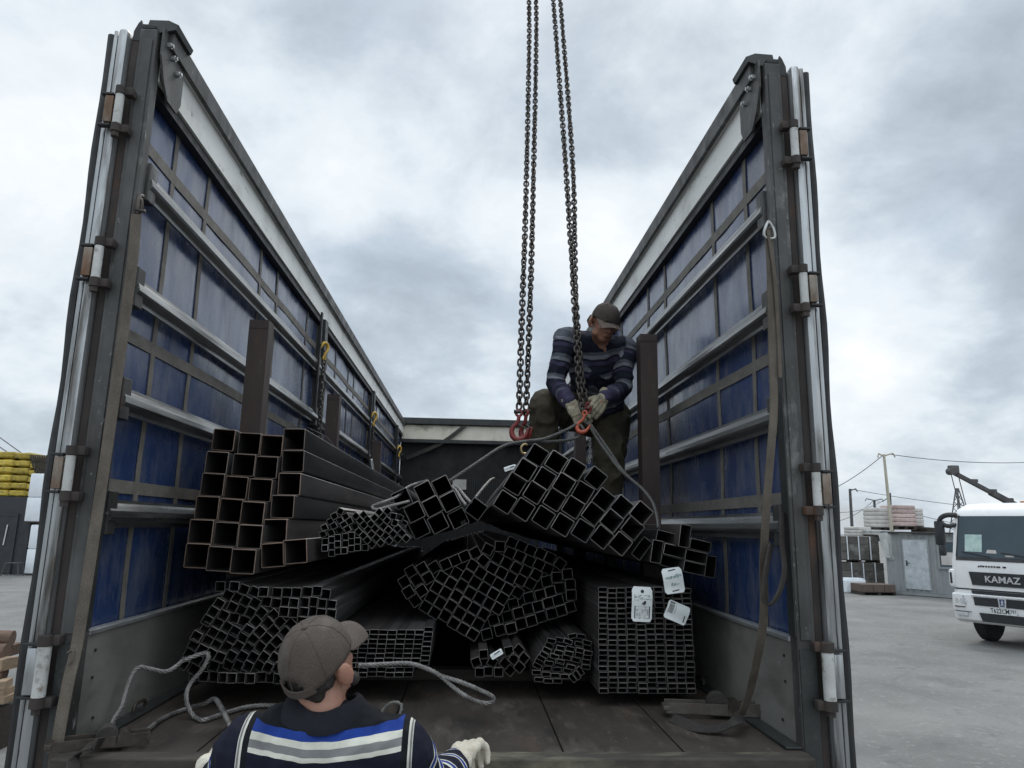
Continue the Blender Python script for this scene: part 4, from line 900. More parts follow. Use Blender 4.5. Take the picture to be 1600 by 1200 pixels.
class Blob:
    """closed primitives that a voxel remesh fuses into one continuous skin"""
    def __init__(s): s.mb = MB()
    def ell(s, c, r, M3=None): s.mb.add(*sph(c, r, M3)); return s
    def limb(s, pts, rr, flat=None):
        pts = [Vector(p) for p in pts]
        for i in range(len(pts)-1):
            a, b, r0, r1 = pts[i], pts[i+1], rr[i], rr[i+1]; n = max(2, int((b-a).length/(min(r0, r1)*.45))+1)
            for k in range(n+1):
                t = k/n; r = r0+(r1-r0)*t; p = a.lerp(b, t)
                if flat: s.ell(p, (r*flat[0], r*flat[1], r*flat[2]))
                else: s.ell(p, r)
        return s
    def build(s, name, m, parent, voxel=.006, smooth=4, disp=None, colf=None, fac=.5):
        me = bpy.data.meshes.new(name); me.from_pydata(s.mb.v, [], s.mb.f); me.update()
        o = bpy.data.objects.new(name, me); col.objects.link(o)
        md = o.modifiers.new('r', 'REMESH'); md.mode = 'VOXEL'; md.voxel_size = voxel
        sm = o.modifiers.new('s', 'SMOOTH'); sm.factor = fac; sm.iterations = smooth
        dg = bpy.context.evaluated_depsgraph_get(); dg.update()
        me2 = bpy.data.meshes.new_from_object(o.evaluated_get(dg)); bpy.data.objects.remove(o); bpy.data.meshes.remove(me)
        me2.name = name
        if disp:
            nr = [v.normal.copy() for v in me2.vertices]
            for v, n_ in zip(me2.vertices, nr): v.co = v.co+n_*disp(v.co, n_)
        if colf:
            ca = me2.color_attributes.new('band', 'FLOAT_COLOR', 'POINT')
            for i, v in enumerate(me2.vertices): ca.data[i].color = (*colf(v.co, v.normal), 1)
        me2.materials.clear(); me2.materials.append(m)
        me2.polygons.foreach_set('use_smooth', [True]*len(me2.polygons)); me2.update()
        o = bpy.data.objects.new(name, me2); col.objects.link(o)
        o.parent = parent
        if parent:
            rt_ = parent
            while rt_.parent: rt_ = rt_.parent
            if parent is rt_: o.matrix_parent_inverse = Matrix.Translation(-Vector(rt_.location))
        return o
def fn(p, s, o=0): return noise.noise(Vector((p.x*s+o, p.y*s-o, p.z*s+2*o)))
def folds(amp, s, axis=None):
    def d(p, n):
        a = fn(p, s, 3.1)+.5*fn(p, s*2.1, 7.7)
        b = abs(fn(p, s*1.3, 11.0)); b = (1-b*2.2)
        return amp*(a*.7+max(0, b)*.8-.2)
    return d
def fr3(f, u):
    f = Vector(f).normalized(); u = Vector(u); u = (u-f*u.dot(f)).normalized(); r = f.cross(u)
    return Matrix((r, f, u)).transposed()             # local x = his right side, y = forward, z = up
skin = lambda n, a, b: mat(n, a, b, rough=.55, scale=14, bump=.15, bscale=120, extra=[((.30, .10, .07), 8, .52, .75, .5)])
M['skin'] = skin('skin', (.30, .155, .105), (.38, .20, .14))
M['skin_dk'] = skin('weathered_skin', (.27, .13, .085), (.34, .17, .115))
M['cap1'] = mat('brown_grey_cotton', (.070, .054, .045), (.105, .083, .070), rough=.9, scale=9, bump=.5, bscale=260, extra=[((.17, .15, .13), 14, .58, .74, .5)])
M['cap2'] = mat('dark_brown_cotton', (.055, .042, .036), (.085, .066, .056), rough=.9, scale=9, bump=.4, bscale=260, extra=[((.10, .08, .07), 18, .58, .74, .5)])
M['cap2b'] = mat('brown_brim_cotton', (.10, .075, .062), (.13, .10, .085), rough=.9, scale=9, bump=.3, bscale=260)
M['capdk'] = mat('dark_cap_lining', (.016, .014, .014), (.028, .024, .023), rough=.9)
M['hair'] = mat('dark_hair', (.012, .010, .009), (.028, .022, .018), rough=.7, scale=120, bump=.6, bscale=300)
M['cloth'] = mat('knit_cloth', (1, 1, 1), rough=.9, scale=10, lo=.3, hi=.7, bump=.35, bscale=420, spec=.2, attr='cloth')
M['trouser'] = mat('dark_olive_trousers', (.055, .048, .034), (.095, .083, .06), rough=.9, scale=7, bump=.4, bscale=240, spec=.2, extra=[((.11, .10, .078), 6, .55, .75, .5), ((.02, .018, .015), 5, .55, .75, .6)])
M['denim'] = mat('dark_work_trousers', (.02, .022, .03), (.035, .037, .045), rough=.9, scale=7, bump=.3, bscale=240)
M['boot'] = mat('black_boot', (.016, .014, .013), (.03, .026, .024), rough=.6, bump=.3)
M['glove_w'] = mat('white_cotton_glove', (.60, .54, .43), (.72, .67, .56), rough=.95, scale=14, bump=.5, bscale=260, extra=[((.42, .34, .24), 16, .52, .72, .6)])
M['glove_d'] = mat('dirty_cotton_glove', (.27, .235, .165), (.40, .355, .26), rough=.95, scale=16, bump=.5, bscale=260, extra=[((.10, .085, .06), 18, .5, .68, .8)])
M['collar'] = mat('dark_collar', (.010, .0105, .014), (.018, .019, .024), rough=.95, bump=.3, bscale=300, spec=.15)
M['sole'] = M['boot']
def head_body(b, c, H, s=1.0):
    """skull, jaw, features added to blob b; c = centre of the skull, H = head frame"""
    L = lambda x, y, z: Vector(c)+H @ (Vector((x, y, z))*s)
    b.ell(L(0, -.012, .022), (.074*s, .093*s, .096*s), H); b.ell(L(0, .022, -.04), (.062*s, .068*s, .075*s), H)
    b.ell(L(0, .052, -.088), (.036*s, .032*s, .030*s), H); b.ell(L(0, .066, -.098), (.018*s, .014*s, .014*s), H)
    for x in (-1, 1):
        b.ell(L(x*.036, .056, -.030), (.022*s, .020*s, .020*s), H); b.ell(L(x*.050, .018, -.075), (.018*s, .034*s, .022*s), H)
        b.ell(L(x*.030, .080, .022), (.024*s, .010*s, .009*s), H)
        b.ell(L(x*.0315, .073, .002), (.014*s, .012*s, .011*s), H)
        b.ell(L(x*.090, -.012, -.016), (.012*s, .024*s, .038*s), H @ Matrix.Rotation(x*R_(-28), 3, 'Z')); b.ell(L(x*.079, .002, -.040), (.010*s, .012*s, .016*s), H)
        b.ell(L(x*.014, .092, -.036), (.009*s, .010*s, .008*s), H)
    b.limb([L(0, .086, .012), L(0, .100, -.012), L(0, .106, -.031)], [.009*s, .011*s, .013*s])
    b.ell(L(0, .082, -.062), (.024*s, .012*s, .006*s), H); b.ell(L(0, .080, -.072), (.021*s, .012*s, .0065*s), H)
def glove(name, root, wrist, palmdir, side, back, m, curls, s=1.0, thumb=(.5, .7), cuff=True, spread=.17, voxel=.003):
    """wrist point, palmdir = towards the fingers, side = towards the thumb, back = out of the back of the hand; curls per finger in degrees"""
    f = Vector(palmdir).normalized(); sd = Vector(side); sd = (sd-f*sd.dot(f)).normalized(); bk = sd.cross(f)
    if bk.dot(Vector(back)) < 0: bk = -bk
    W = Vector(wrist); b = Blob()
    L = lambda a, c, d: W+f*(a*s)+sd*(c*s)+bk*(d*s)
    for k in range(4):
        c = .030-.020*k; b.limb([L(.012, c*.65, 0), L(.05, c*.95, .003), L(.088, c, .002)], [.0165*s, .0155*s, .0125*s])
    b.limb([L(.0, .012, 0), L(0, -.014, 0)], [.024*s, .024*s]); b.limb([L(-.05, .012, 0), L(-.05, -.012, 0)], [.028*s, .028*s]); b.limb([L(-.05, .0, 0), L(.01, 0, 0)], [.03*s, .026*s])
    lens = [(.042, .026, .022), (.046, .030, .023), (.043, .028, .022), (.034, .021, .020)]
    for k in range(4):
        c = .030-.020*k; p = L(.088, c, .002); d0 = f+sd*spread*(1.5-k); ang = 0; pts = [p]
        for seg, ln in enumerate(lens[k]):
            ang += R_(curls[k][seg]); d = (d0.normalized()*math.cos(ang)-bk*math.sin(ang)); pts.append(pts[-1]+d.normalized()*ln*s)
        b.limb(pts, [.0108*s, .0104*s, .0096*s, .0082*s])
    tp = [L(.022, .030, -.006), L(.046, .052, -.014-.01*thumb[1]), L(.046+.034*thumb[0], .052+.012, -.020-.026*thumb[1]), L(.046+.060*thumb[0], .050, -.026-.045*thumb[1])]
    b.limb(tp, [.0175*s, .0135*s, .012*s, .010*s])
    return b.build(name, m, root, voxel=voxel, smooth=1, disp=lambda p, n: .0014*fn(p, 70)+.0012*fn(p, 140, 4))
def cap(root, c, H, m, mb_, s=1.0, r=(.090, .108, .105), brim_len=.075, back=True, brim_drop=.012, brim_w=.080):
    """ball cap in head frame H; c = skull centre"""
    L = lambda x, y, z: Vector(c)+H @ (Vector((x, y, z))*s)
    mb = MB(); nu, nv = 48, 14; vs = []
    z0 = .018
    for i in range(nv+1):
        t = (math.pi/2)*i/nv
        for j in range(nu):
            a = 2*math.pi*j/nu; q = math.cos(t)**.82
            seam = min(abs(((a-math.pi/2)/(math.pi/3)+.0) % 1), 1-abs(((a-math.pi/2)/(math.pi/3)) % 1)); rr = 1-.018*math.exp(-(seam/.07)**2)*math.cos(t)**.4
            x, y = r[0]*q*math.cos(a)*rr, -.008+r[1]*q*math.sin(a)*rr
            zb = z0-.030*max(0, -math.sin(a))**2*(1-math.sin(t))
            z = zb+(r[2])*math.sin(t)**.92+.004*fn(Vector((x, y, t)), 26)
            x += .0025*fn(Vector((a*2, t*3, 1)), 2.5); 
            vs.append(L(x, y, z))
    fs = []
    for i in range(nv):
        for j in range(nu):
            a = 2*math.pi*(j+.5)/nu; t = (math.pi/2)*(i+.5)/nv
            if back and math.sin(a) < 0 and (abs(math.cos(a))/.42)**2+(t/.36)**2 < 1: continue   # opening over the strap
            fs.append((i*nu+j, i*nu+(j+1) % nu, (i+1)*nu+(j+1) % nu, (i+1)*nu+j))
    mb.add(vs, fs); vs0 = vs
    crown = mb.build('cap', m, None, smooth='all'); under(root, crown)
    sd_ = crown.modifiers.new('thickness', 'SOLIDIFY'); sd_.thickness = .003; sd_.offset = -1
    mb = MB(); mb.add(*sph(L(0, -.008, z0+r[2]+.001), (.009*s, .009*s, .005*s), H)); sub(mb, 'button', m, crown, smooth='all')
    mb = MB(); n = 16; k = 8; vs = []
    for lay in (0, 1):
        for i in range(n+1):
            a = -1.12+2.24*i/n
            for q in range(k+1):
                t = q/k; bx_ = r[0]*1.0*math.sin(a); by_ = -.008+r[1]*math.cos(a)
                ex = brim_w*math.sin(a*.95)*1.02; ey = -.008+r[1]*.80+brim_len*(math.cos(a*.95)**.8 if math.cos(a*.95) > 0 else 0)+.020
                x = bx_+(ex-bx_)*t; y = by_+(ey-by_)*t; z = z0+.004-brim_drop*t-.030*(abs(x)/brim_w)**2*t**.6-.0035*lay
                vs.append(L(x, y, z))
    st = (n+1)*(k+1); fs = []
    for q in (0, st):
        for i in range(n):
            for j in range(k): a = q+i*(k+1)+j; f = (a, a+1, a+k+2, a+k+1); fs.append(f if q else f[::-1])
    rim = [i*(k+1)+k for i in range(n+1)]; fs += [(rim[i], rim[i+1], st+rim[i+1], st+rim[i]) for i in range(n)]
    mb.add(vs, fs); sub(mb, 'brim', mb_, crown, smooth=True)
    for k in range(6):
        a = math.pi/6+math.pi/3*k; sm_ = MB(); q_ = []
        for i in range(15):
            t = math.pi/2*i/15*.98; j = int(round(a/(2*math.pi)*nu)) % nu; ii = min(nv, int(round(t/(math.pi/2)*nv))); q_.append(Vector(vs0[ii*nu+j]))
        if back and k == 4: pass
        sm_.tube(q_, .0016*s, 5); sub(sm_, 'panel_seam', m, crown, smooth='all')
    if back:
        mb = MB(); pth = [L(r[0]*1.0*math.cos(a), -.008+r[1]*1.0*math.sin(a), z0-.026*max(0, -math.sin(a))**2+.004) for a in [math.pi+.9+(math.pi-1.8)*i/12 for i in range(13)]]
        mb.band(pth, H @ Vector((0, 0, 1)), .022*s, .004); sub(mb, 'adjuster_strap', m, crown, smooth=True)
    return crown
def lerp3(a, b, t): return tuple(a[i]+(b[i]-a[i])*t for i in range(3))

# ---- worker on the load: bent forward, one knee raised, both gloves on the hook
Yw = 4.3
up = thing('person', 'crouching worker in dark cap and striped jumper, gloved hands at the hook above the load', 'person', P(945, 790, 4.45))
hc = P(945, 503, 4.03); Hh = fr3((.20, -.78, -.50), (.22, -.42, .86))
neck = P(938, 536, 4.20); chest = P(930, 566, 4.30); belly = P(934, 612, 4.47); pel = P(938, 646, 4.60)
shL, shR = P(884, 531, 4.20), P(976, 545, 4.24)       # image-left, image-right
elL, elR = P(868, 600, 4.17), P(973, 608, 4.16)
wrL, wrR = P(892, 631, 3.985), P(943, 622, 3.985)
hpL, hpR = P(922, 650, 4.56), P(955, 652, 4.60)
knL, knR = P(850, 632, 4.26), P(952, 715, 4.42)
anL, anR = P(852, 712, 4.36), P(949, 786, 4.47)
# bare body
b = Blob(); head_body(b, hc, Hh, .94)
b.limb([neck, hc+Hh @ Vector((0, -.02, -.05))], [.056, .054]); b.limb([pel, belly, chest, neck.lerp(chest, .3)], [.12, .115, .125, .10]); b.limb([shL, neck.lerp(chest, .35), shR], [.058, .085, .058])
for s_, e_, w_ in ((shL, elL, wrL), (shR, elR, wrR)): b.limb([s_, e_, w_], [.052, .040, .028])
for h_, k_, a_ in ((hpL, knL, anL), (hpR, knR, anR)): b.limb([h_, k_, a_], [.085, .055, .040])
for w_, d_ in ((wrL, P(908, 644, 3.93)-wrL), (wrR, P(928, 641, 3.93)-wrR)): b.limb([w_, w_+d_.normalized()*.075], [.026, .022])
b.build('body', M['skin_dk'], up, voxel=.0055, smooth=3)
cap(up, hc, Hh, M['cap2'], M['cap2b'], s=.90, back=False, brim_len=.066, brim_drop=.012)
hb = Blob(); LH = lambda x, y, z: hc+Hh @ Vector((x, y, z))
for x in (-1, 1): hb.limb([LH(x*.073, -.005, .024), LH(x*.070, -.035, .0), LH(x*.055, -.075, -.03)], [.012, .020, .022])
hb.limb([LH(-.05, -.078, -.02), LH(.05, -.078, -.02)], [.024, .024]); hb.build('hair', M['hair'], up, voxel=.005, smooth=2, disp=lambda p, n: .002*fn(p, 120))
mb = MB()
for x in (-1, 1): mb.tube([LH(x*.014, .089, .020), LH(x*.032, .088, .026), LH(x*.050, .076, .020)], [.0035, .0045, .002], 6)
eb = mb.build('eyebrows', M['hair'], None, smooth='all'); under(up, eb)
mb = MB()
for x in (-1, 1): mb.tube([LH(x*.019, .0845, .000), LH(x*.031, .0865, -.003), LH(x*.043, .0795, .000)], [.0012, .0018, .0012], 5)
mb.tube([LH(-.019, .0905, -.067), LH(0, .0945, -.0665), LH(.019, .0905, -.067)], [.001, .0017, .001], 5)
el_ = mb.build('eyelash_and_lip_line', M['hair'], None, smooth='all'); under(up, el_)
# jumper
def cloth_mat(name, torso, arm, pipe=None):
    """knit stripes: attribute 'band' holds (torso coordinate, sleeve coordinate, sleeve mask); bands are (upper end, colour)"""
    m = mat(name, (1, 1, 1), rough=.9, scale=10, lo=.3, hi=.7, bump=.35, bscale=420, spec=.2, attr='band'); t = m.node_tree; L = t.links.new
    at_ = next(n for n in t.nodes if n.type == 'ATTRIBUTE'); sp_ = t.nodes.new('ShaderNodeSeparateColor'); L(at_.outputs['Color'], sp_.inputs[0])
    def ramp(sock, bands):
        r = t.nodes.new('ShaderNodeValToRGB'); r.color_ramp.interpolation = 'CONSTANT'; L(sock, r.inputs[0]); e = r.color_ramp.elements
        e.remove(e[1]); e[0].position = 0; e[0].color = (*bands[0][1], 1); lo = bands[0][0]
        for hi, c in bands[1:]: q = e.new(lo); q.color = (*c, 1); lo = hi
        return r.outputs[0]
    def mx_(f, a, b):
        x = t.nodes.new('ShaderNodeMix'); x.data_type = 'RGBA'; L(f, x.inputs[0]); L(a, x.inputs[6]); L(b, x.inputs[7]); return x.outputs[2]
    gt = t.nodes.new('ShaderNodeMath'); gt.operation = 'GREATER_THAN'; gt.inputs[1].default_value = .5; L(sp_.outputs[2], gt.inputs[0])
    c = mx_(gt.outputs[0], ramp(sp_.outputs[0], torso), ramp(sp_.outputs[1], arm))
    if pipe:
        g2 = t.nodes.new('ShaderNodeMath'); g2.operation = 'COMPARE'; g2.inputs[1].default_value = pipe[0]; g2.inputs[2].default_value = pipe[1]; L(sp_.outputs[2], g2.inputs[0])
        c = mx_(g2.outputs[0], c, ramp(sp_.outputs[2], pipe[2]))
    for l in list(at_.outputs['Color'].links):
        if l.to_node.type == 'MIX': L(c, l.to_socket)
    return m
DK, PU, G1, G2 = (.018, .020, .034), (.055, .048, .09), (.21, .22, .25), (.105, .115, .135)
def reps(u0, n, per=.125):
    o = []
    for k in range(n):
        for d, c in ((.040, DK), (.060, G2), (.080, G1), (.092, DK), (.110, PU), (.125, DK)): o.append((u0+k*per+d, c))
    return [x for x in o if x[0] > 0]
JM = cloth_mat('striped_jumper_knit', reps(-.02, 5), reps(-.05, 3)+[(.36, DK), (.385, PU), (.40, DK), (.425, PU), (.437, G2), (1, PU)])
axis_t = (neck-pel).normalized()
def seg_d(p, a, c):
    t = max(0, min(1, (p-a).dot(c-a)/(c-a).length_squared)); return (p-a.lerp(c, t)).length, t
def jcol(p, n):
    best = None
    for (s_, e_, w_) in ((shL, elL, wrL), (shR, elR, wrR)):
        for a, c, o_, r0 in ((s_, e_, 0, .052), (e_, w_, (e_-s_).length, .045)):
            d, t = seg_d(p, a, c); d -= r0
            if best is None or d < best[0]: best = (d, o_+t*(c-a).length, 'arm', t)
    dt, tt = seg_d(p, pel, neck)
    k = .5+(max(.0, .018-best[0])*12 if dt > .10 else 0)+(dt-.155)*4
    return ((neck-p).dot(axis_t)+.02+.006*fn(p, 12), best[1]+.008*fn(p, 14), max(0, min(1, k)))
b = Blob(); b.limb([pel.lerp(belly, .2), belly, chest, neck.lerp(chest, .45)], [.150, .150, .160, .125], flat=(1.08, .86, 1.0))
b.limb([shL.lerp(neck, .05), neck.lerp(chest, .30), shR.lerp(neck, .05)], [.075, .092, .075]); b.limb([neck.lerp(chest, .2), neck], [.08, .066])
for s_, e_, w_ in ((shL, elL, wrL), (shR, elR, wrR)): b.limb([s_, s_.lerp(e_, .5), e_, e_.lerp(w_, .55), e_.lerp(w_, .93)], [.074, .062, .054, .048, .041])
b.limb([belly, pel], [.150, .145], flat=(1.1, .9, .8))
b.build('jumper', JM, up, voxel=.0055, smooth=5, disp=folds(.010, 11), colf=jcol)
# collar and placket
cn = (hc-neck).normalized(); fwd = Vector((.05, -1, -.1)); fwd = (fwd-cn*fwd.dot(cn)).normalized(); rgt = fwd.cross(cn)
mb = MB(); pth = []; wd = []
for k in range(17):
    a = -2.6+5.2*k/16; d = -fwd*math.cos(a)+rgt*math.sin(a); pth.append(neck-cn*.012+d*.082+fwd*.0); wd.append(cn-d*.55)
mb.band(pth, wd, .050, .005); cl_ = mb.build('collar', mat('purple_collar', (.030, .027, .055), (.045, .04, .075), rough=.9), None, smooth=True); under(up, cl_)
mb = MB(); c0_ = neck+fwd*.098-cn*.040; c1_ = neck+fwd*.150-cn*.165
mb.band([c0_+rgt*.0, c0_.lerp(c1_, .5)+fwd*.012, c1_], rgt, .026, .004); pk = mb.build('placket', M['collar'], None); under(up, pk)
mb = MB()
for t in (.05, .45, .85): mb.add(*sph(c0_.lerp(c1_, t)+fwd*(.012+.01*math.sin(t*3)), .005))
bt = mb.build('buttons', M['bag'], None, smooth='all'); under(up, bt)
# trousers and boots
b = Blob(); b.limb([hpL, pel, hpR], [.125, .14, .125])
b.limb([hpL, hpL.lerp(knL, .5), knL, knL.lerp(anL, .45), anL], [.130, .112, .092, .088, .078]); b.limb([hpR, hpR.lerp(knR, .5), knR, knR.lerp(anR, .5), anR], [.130, .115, .098, .094, .086])
b.build('trousers', M['trouser'], up, voxel=.007, smooth=5, disp=folds(.013, 9))
for a_, d_ in ((anL, Vector((-.15, -1, 0))), (anR, Vector((.1, -1, 0)))):
    b = Blob(); d_ = d_.normalized(); z_ = Vector((0, 0, 1)); b.limb([a_-z_*.0, a_-z_*.07], [.052, .05]); b.limb([a_-z_*.075-d_*.05, a_-z_*.08+d_*.08, a_-z_*.085+d_*.15], [.045, .045, .034]); b.build('boot', M['boot'], up, voxel=.006, smooth=2)
glove('glove', up, wrL+(P(904, 640, 3.94)-wrL)*.15, P(906, 650, 3.90)-wrL, Vector((.75, -.1, .35)), Vector((-.35, -1, .35)), M['glove_d'], [(35, 50, 35), (40, 52, 38), (42, 55, 40), (45, 55, 40)], s=1.08, thumb=(.7, .6))
glove('glove', up, wrR+(P(930, 636, 3.94)-wrR)*.15, P(925, 648, 3.90)-wrR, Vector((-.7, -.25, .3)), Vector((.5, -1, .35)), M['glove_d'], [(50, 65, 40), (55, 65, 42), (55, 68, 42), (58, 68, 42)], s=1.08, thumb=(.6, .8))

# ---- man at the rear of the trailer, seen from behind
Ym = 1.80
mn = thing('person', 'man seen from behind in brown cap, banded navy polo and white gloves', 'person', (P(505, 1150, Ym).x, Ym, 0))
hc = P(500, 1034, Ym); Hh = fr3((.42, .70, .56), (-.20, -.44, .86))
neck = P(508, 1110, 1.80)+Vector((0, -.005, -.01)); shL, shR = P(392, 1176, 1.82), P(616, 1178, 1.82)
chest = neck+Vector((-.005, .02, -.20)); belly = neck+Vector((-.005, .04, -.42)); pel = neck+Vector((0, .02, -.60))
elL, elR = P(345, 1262, 1.98), P(676, 1240, 2.0); wrL, wrR = P(346, 1194, 2.22), P(716, 1192, 2.26)
b = Blob(); head_body(b, hc, Hh, .86)
b.limb([neck-Vector((0, 0, .03)), hc+Hh @ Vector((0, -.025, -.05))], [.060, .058]); b.limb([pel, belly, chest, neck.lerp(chest, .35)], [.125, .125, .135, .10]); b.limb([shL, neck.lerp(chest, .3), shR], [.055, .08, .055])
hpL, hpR = pel+Vector((-.09, 0, -.03)), pel+Vector((.09, 0, -.03)); knL, knR = hpL+Vector((-.03, .03, -.43)), hpR+Vector((.03, -.02, -.43)); anL, anR = Vector((knL.x-.01, knL.y-.03, .10)), Vector((knR.x+.01, knR.y-.05, .10))
for s_, e_, w_ in ((shL, elL, wrL), (shR, elR, wrR)): b.limb([s_, e_, w_], [.052, .042, .030])
for w_, d_ in ((wrL, Vector((.0, .9, .1))), (wrR, Vector((.15, .9, .05)))): b.limb([w_, w_+d_.normalized()*.075], [.028, .022])
for h_, k_, a_ in ((hpL, knL, anL), (hpR, knR, anR)): b.limb([h_, k_, a_], [.09, .060, .042])
b.build('body', M['skin'], mn, voxel=.0055, smooth=3)
cap(mn, hc, Hh, M['cap1'], M['cap1'], s=.845, brim_len=.055, r=(.092, .110, .108))
LH = lambda x, y, z: hc+Hh @ (Vector((x, y, z))*.86)
hb = Blob(); hb.limb([LH(-.06, -.06, -.005), LH(-.03, -.082, -.012), LH(.03, -.082, -.012), LH(.06, -.06, -.008)], [.016, .018, .018, .016]); hb.limb([LH(-.04, -.076, -.035), LH(.04, -.076, -.035)], [.017, .017]); hb.ell(LH(0, -.030, .008), (.064, .066, .060), Hh)
for x in (-1, 1): hb.limb([LH(x*.060, -.045, -.02), LH(x*.064, -.030, .005)], [.012, .008])
hb.build('hair', M['hair'], mn, voxel=.005, smooth=2, disp=lambda p, n: .0016*fn(p, 160))
hb = Blob(); hb.limb([LH(.070, .010, -.03), LH(.064, .025, -.075), LH(.03, .06, -.11), LH(-.03, .06, -.11), LH(-.064, .025, -.075), LH(-.070, .01, -.03)], [.007, .013, .018, .018, .013, .007]); hb.build('beard', M['hair'], mn, voxel=.005, smooth=2, disp=lambda p, n: .002*fn(p, 160))
# polo
BY = (1147, 1161, 1171, 1184, 1192)
NV, BL, WH, GR, BK = (.010, .012, .024), (.016, .045, .24), (.62, .61, .53), (.20, .20, .20), (.008, .009, .012)
zz = lambda y: (P(505, 1130, 1.66).z-P(505, y, 1.66).z)*2+.3
TB = [(zz(BY[0]), BK), (zz(BY[1]), BL), (zz(BY[2]), WH), (zz(BY[3]), GR), (zz(BY[4]), WH), (1, NV)]
ab = []
u_ = .0
while u_ < .58: ab += [(u_+.040, NV), (u_+.050, WH), (u_+.066, BL), (u_+.074, WH)]; u_ += .085
PM = cloth_mat('banded_polo_knit', TB, ab+[(1, NV)], (.510, .011, [(.5105, BK), (.513, WH), (.518, GR), (.521, WH), (1, NV)]))
xl, xr = P(384, 1150, 1.72).x, P(627, 1150, 1.72).x
def pcol(p, n):
    best = None
    for sg_, (s_, e_, w_) in ((-1, (shL, elL, wrL)), (1, (shR, elR, wrR))):
        for a, c, o_ in ((s_, e_, 0), (e_, w_, (e_-s_).length)):
            d, t = seg_d(p, a, c)
            if best is None or d < best[0]: best = (d, o_+t*(c-a).length, sg_)
    sag = .012*(1-((p.x-(xl+xr)/2)/((xr-xl)/2))**2)
    off = abs(p.x-(xl+xr)/2)-(xr-xl)/2
    return ((P(505, 1130, 1.66).z-(p.z+sag+.0015*fn(p, 30)))*2+.3, best[1], max(0, min(1, .5+off*.9)))
b = Blob(); b.limb([pel, belly, chest, neck.lerp(chest, .42)], [.155, .152, .165, .125], flat=(1.12, .80, 1.0)); b.limb([shL, neck.lerp(chest, .42)-Vector((0, .0, 0)), shR], [.080, .105, .080]); b.limb([shL.lerp(neck, .5), neck-Vector((0, 0, .075)), shR.lerp(neck, .5)], [.070, .070, .070])
for s_, e_, w_ in ((shL, elL, wrL), (shR, elR, wrR)): b.limb([s_, s_.lerp(e_, .5), e_, e_.lerp(w_, .5), e_.lerp(w_, .9)], [.085, .070, .060, .054, .046])
b.build('polo', PM, mn, voxel=.0048, smooth=6, disp=folds(.006, 12), colf=pcol)
mb = MB(); vs = []; n_ = 28
for k in range(n_+1):
    a = -2.8+5.6*k/n_; d = Vector((math.sin(a), -math.cos(a), 0))
    for (r_, h_) in ((.064, .046), (.070, .052), (.080, .044), (.095, .016), (.096, .008), (.076, .026), (.066, .032)):
        w_ = .004*math.sin(a*5+h_*40); vs.append(neck+Vector((d.x*(r_+w_)*1.06, d.y*(r_+w_)+.012, h_-.030+.026*abs(math.sin(a))**2)))
mb.add(vs, [(k*7+j, k*7+(j+1) % 7, (k+1)*7+(j+1) % 7, (k+1)*7+j) for k in range(n_) for j in range(7)])
cl_ = mb.build('collar', M['collar'], None, smooth=True); under(mn, cl_)
b = Blob(); b.limb([hpL, pel, hpR], [.115, .13, .115]); b.limb([hpL, knL, anL], [.115, .085, .075]); b.limb([hpR, knR, anR], [.115, .085, .075]); b.build('trousers', M['denim'], mn, voxel=.009, smooth=4, disp=folds(.010, 9))
for a_ in (anL, anR):
    b = Blob(); z_ = Vector((0, 0, 1)); b.limb([a_, a_-z_*.04], [.052, .05]); b.limb([a_-z_*.055-Vector((0, .04, 0)), a_-z_*.055+Vector((0, .09, 0)), a_-z_*.06+Vector((0, .16, 0))], [.044, .044, .034]); b.build('boot', M['boot'], mn, voxel=.007, smooth=2)
glove('glove', mn, wrR+Vector((.01, .02, .015)), Vector((.22, .95, .02)), Vector((-.9, .2, -.2)), Vector((.0, -.2, 1)), M['glove_w'], [(28, 42, 30), (30, 45, 30), (32, 45, 30), (34, 45, 30)], s=1.10, thumb=(.7, .4), voxel=.003)
glove('glove', mn, wrL+Vector((0, .01, .015)), Vector((.20, .90, .18)), Vector((.9, -.2, -.3)), Vector((-.25, -.45, .9)), M['glove_w'], [(22, 35, 25), (24, 38, 26), (26, 40, 26), (28, 42, 28)], s=1.12, thumb=(.7, .4), voxel=.003)
# ------------------------------------------------------------------ yard behind: white cab-over truck
def gz(x, y): return PZ(x, y, 0.0)
TX, TY = 10.0, 13.30
truck = thing('cab_truck', 'white cab-over truck with black mirror and grille, facing the camera on the right', 'truck', (TX, TY, 0)); truck.rotation_euler = (0, 0, R_(-62)); truck.scale = (.82, .9, 1.02)
S = .93
def tpart(mb, name, m, parent=None, **k):
    o = mb.build(name, m, parent or truck, **k); return o
# cab body: sections in plan with swept corners, front face at local y=0, rear at y=2.0
def section(hw, y0, y1, sweep, z, n=6):
    pts = []
    for k in range(n+1):
        t = k/n; pts.append((-hw+ (1-math.cos(t*math.pi/2))*0+sweep*(1-math.cos(t*math.pi/2)) , y0+sweep*.8*(1-math.sin(t*math.pi/2)), z))
    front = pts+[(-p[0], p[1], z) for p in reversed(pts)]
    return front+[(hw, y1, z), (-hw, y1, z)]
secs = [(1.10, .03, 2.0, .16, .62), (1.15, .0, 2.0, .18, .80), (1.16, .0, 2.0, .18, 1.20), (1.16, .02, 2.0, .18, 1.52), (1.15, .06, 2.0, .18, 1.62), (1.12, .22, 2.0, .17, 2.36), (1.08, .34, 1.98, .16, 2.50), (.98, .55, 1.9, .16, 2.60), (.80, .8, 1.7, .15, 2.63)]
mb = MB(); rings = [section(*s) for s in secs]; n = len(rings[0])
for r in rings: mb.v += r
for k in range(len(rings)-1):
    for j in range(n): mb.f.append((k*n+j, k*n+(j+1) % n, (k+1)*n+(j+1) % n, (k+1)*n+j)); mb.m.append(0)
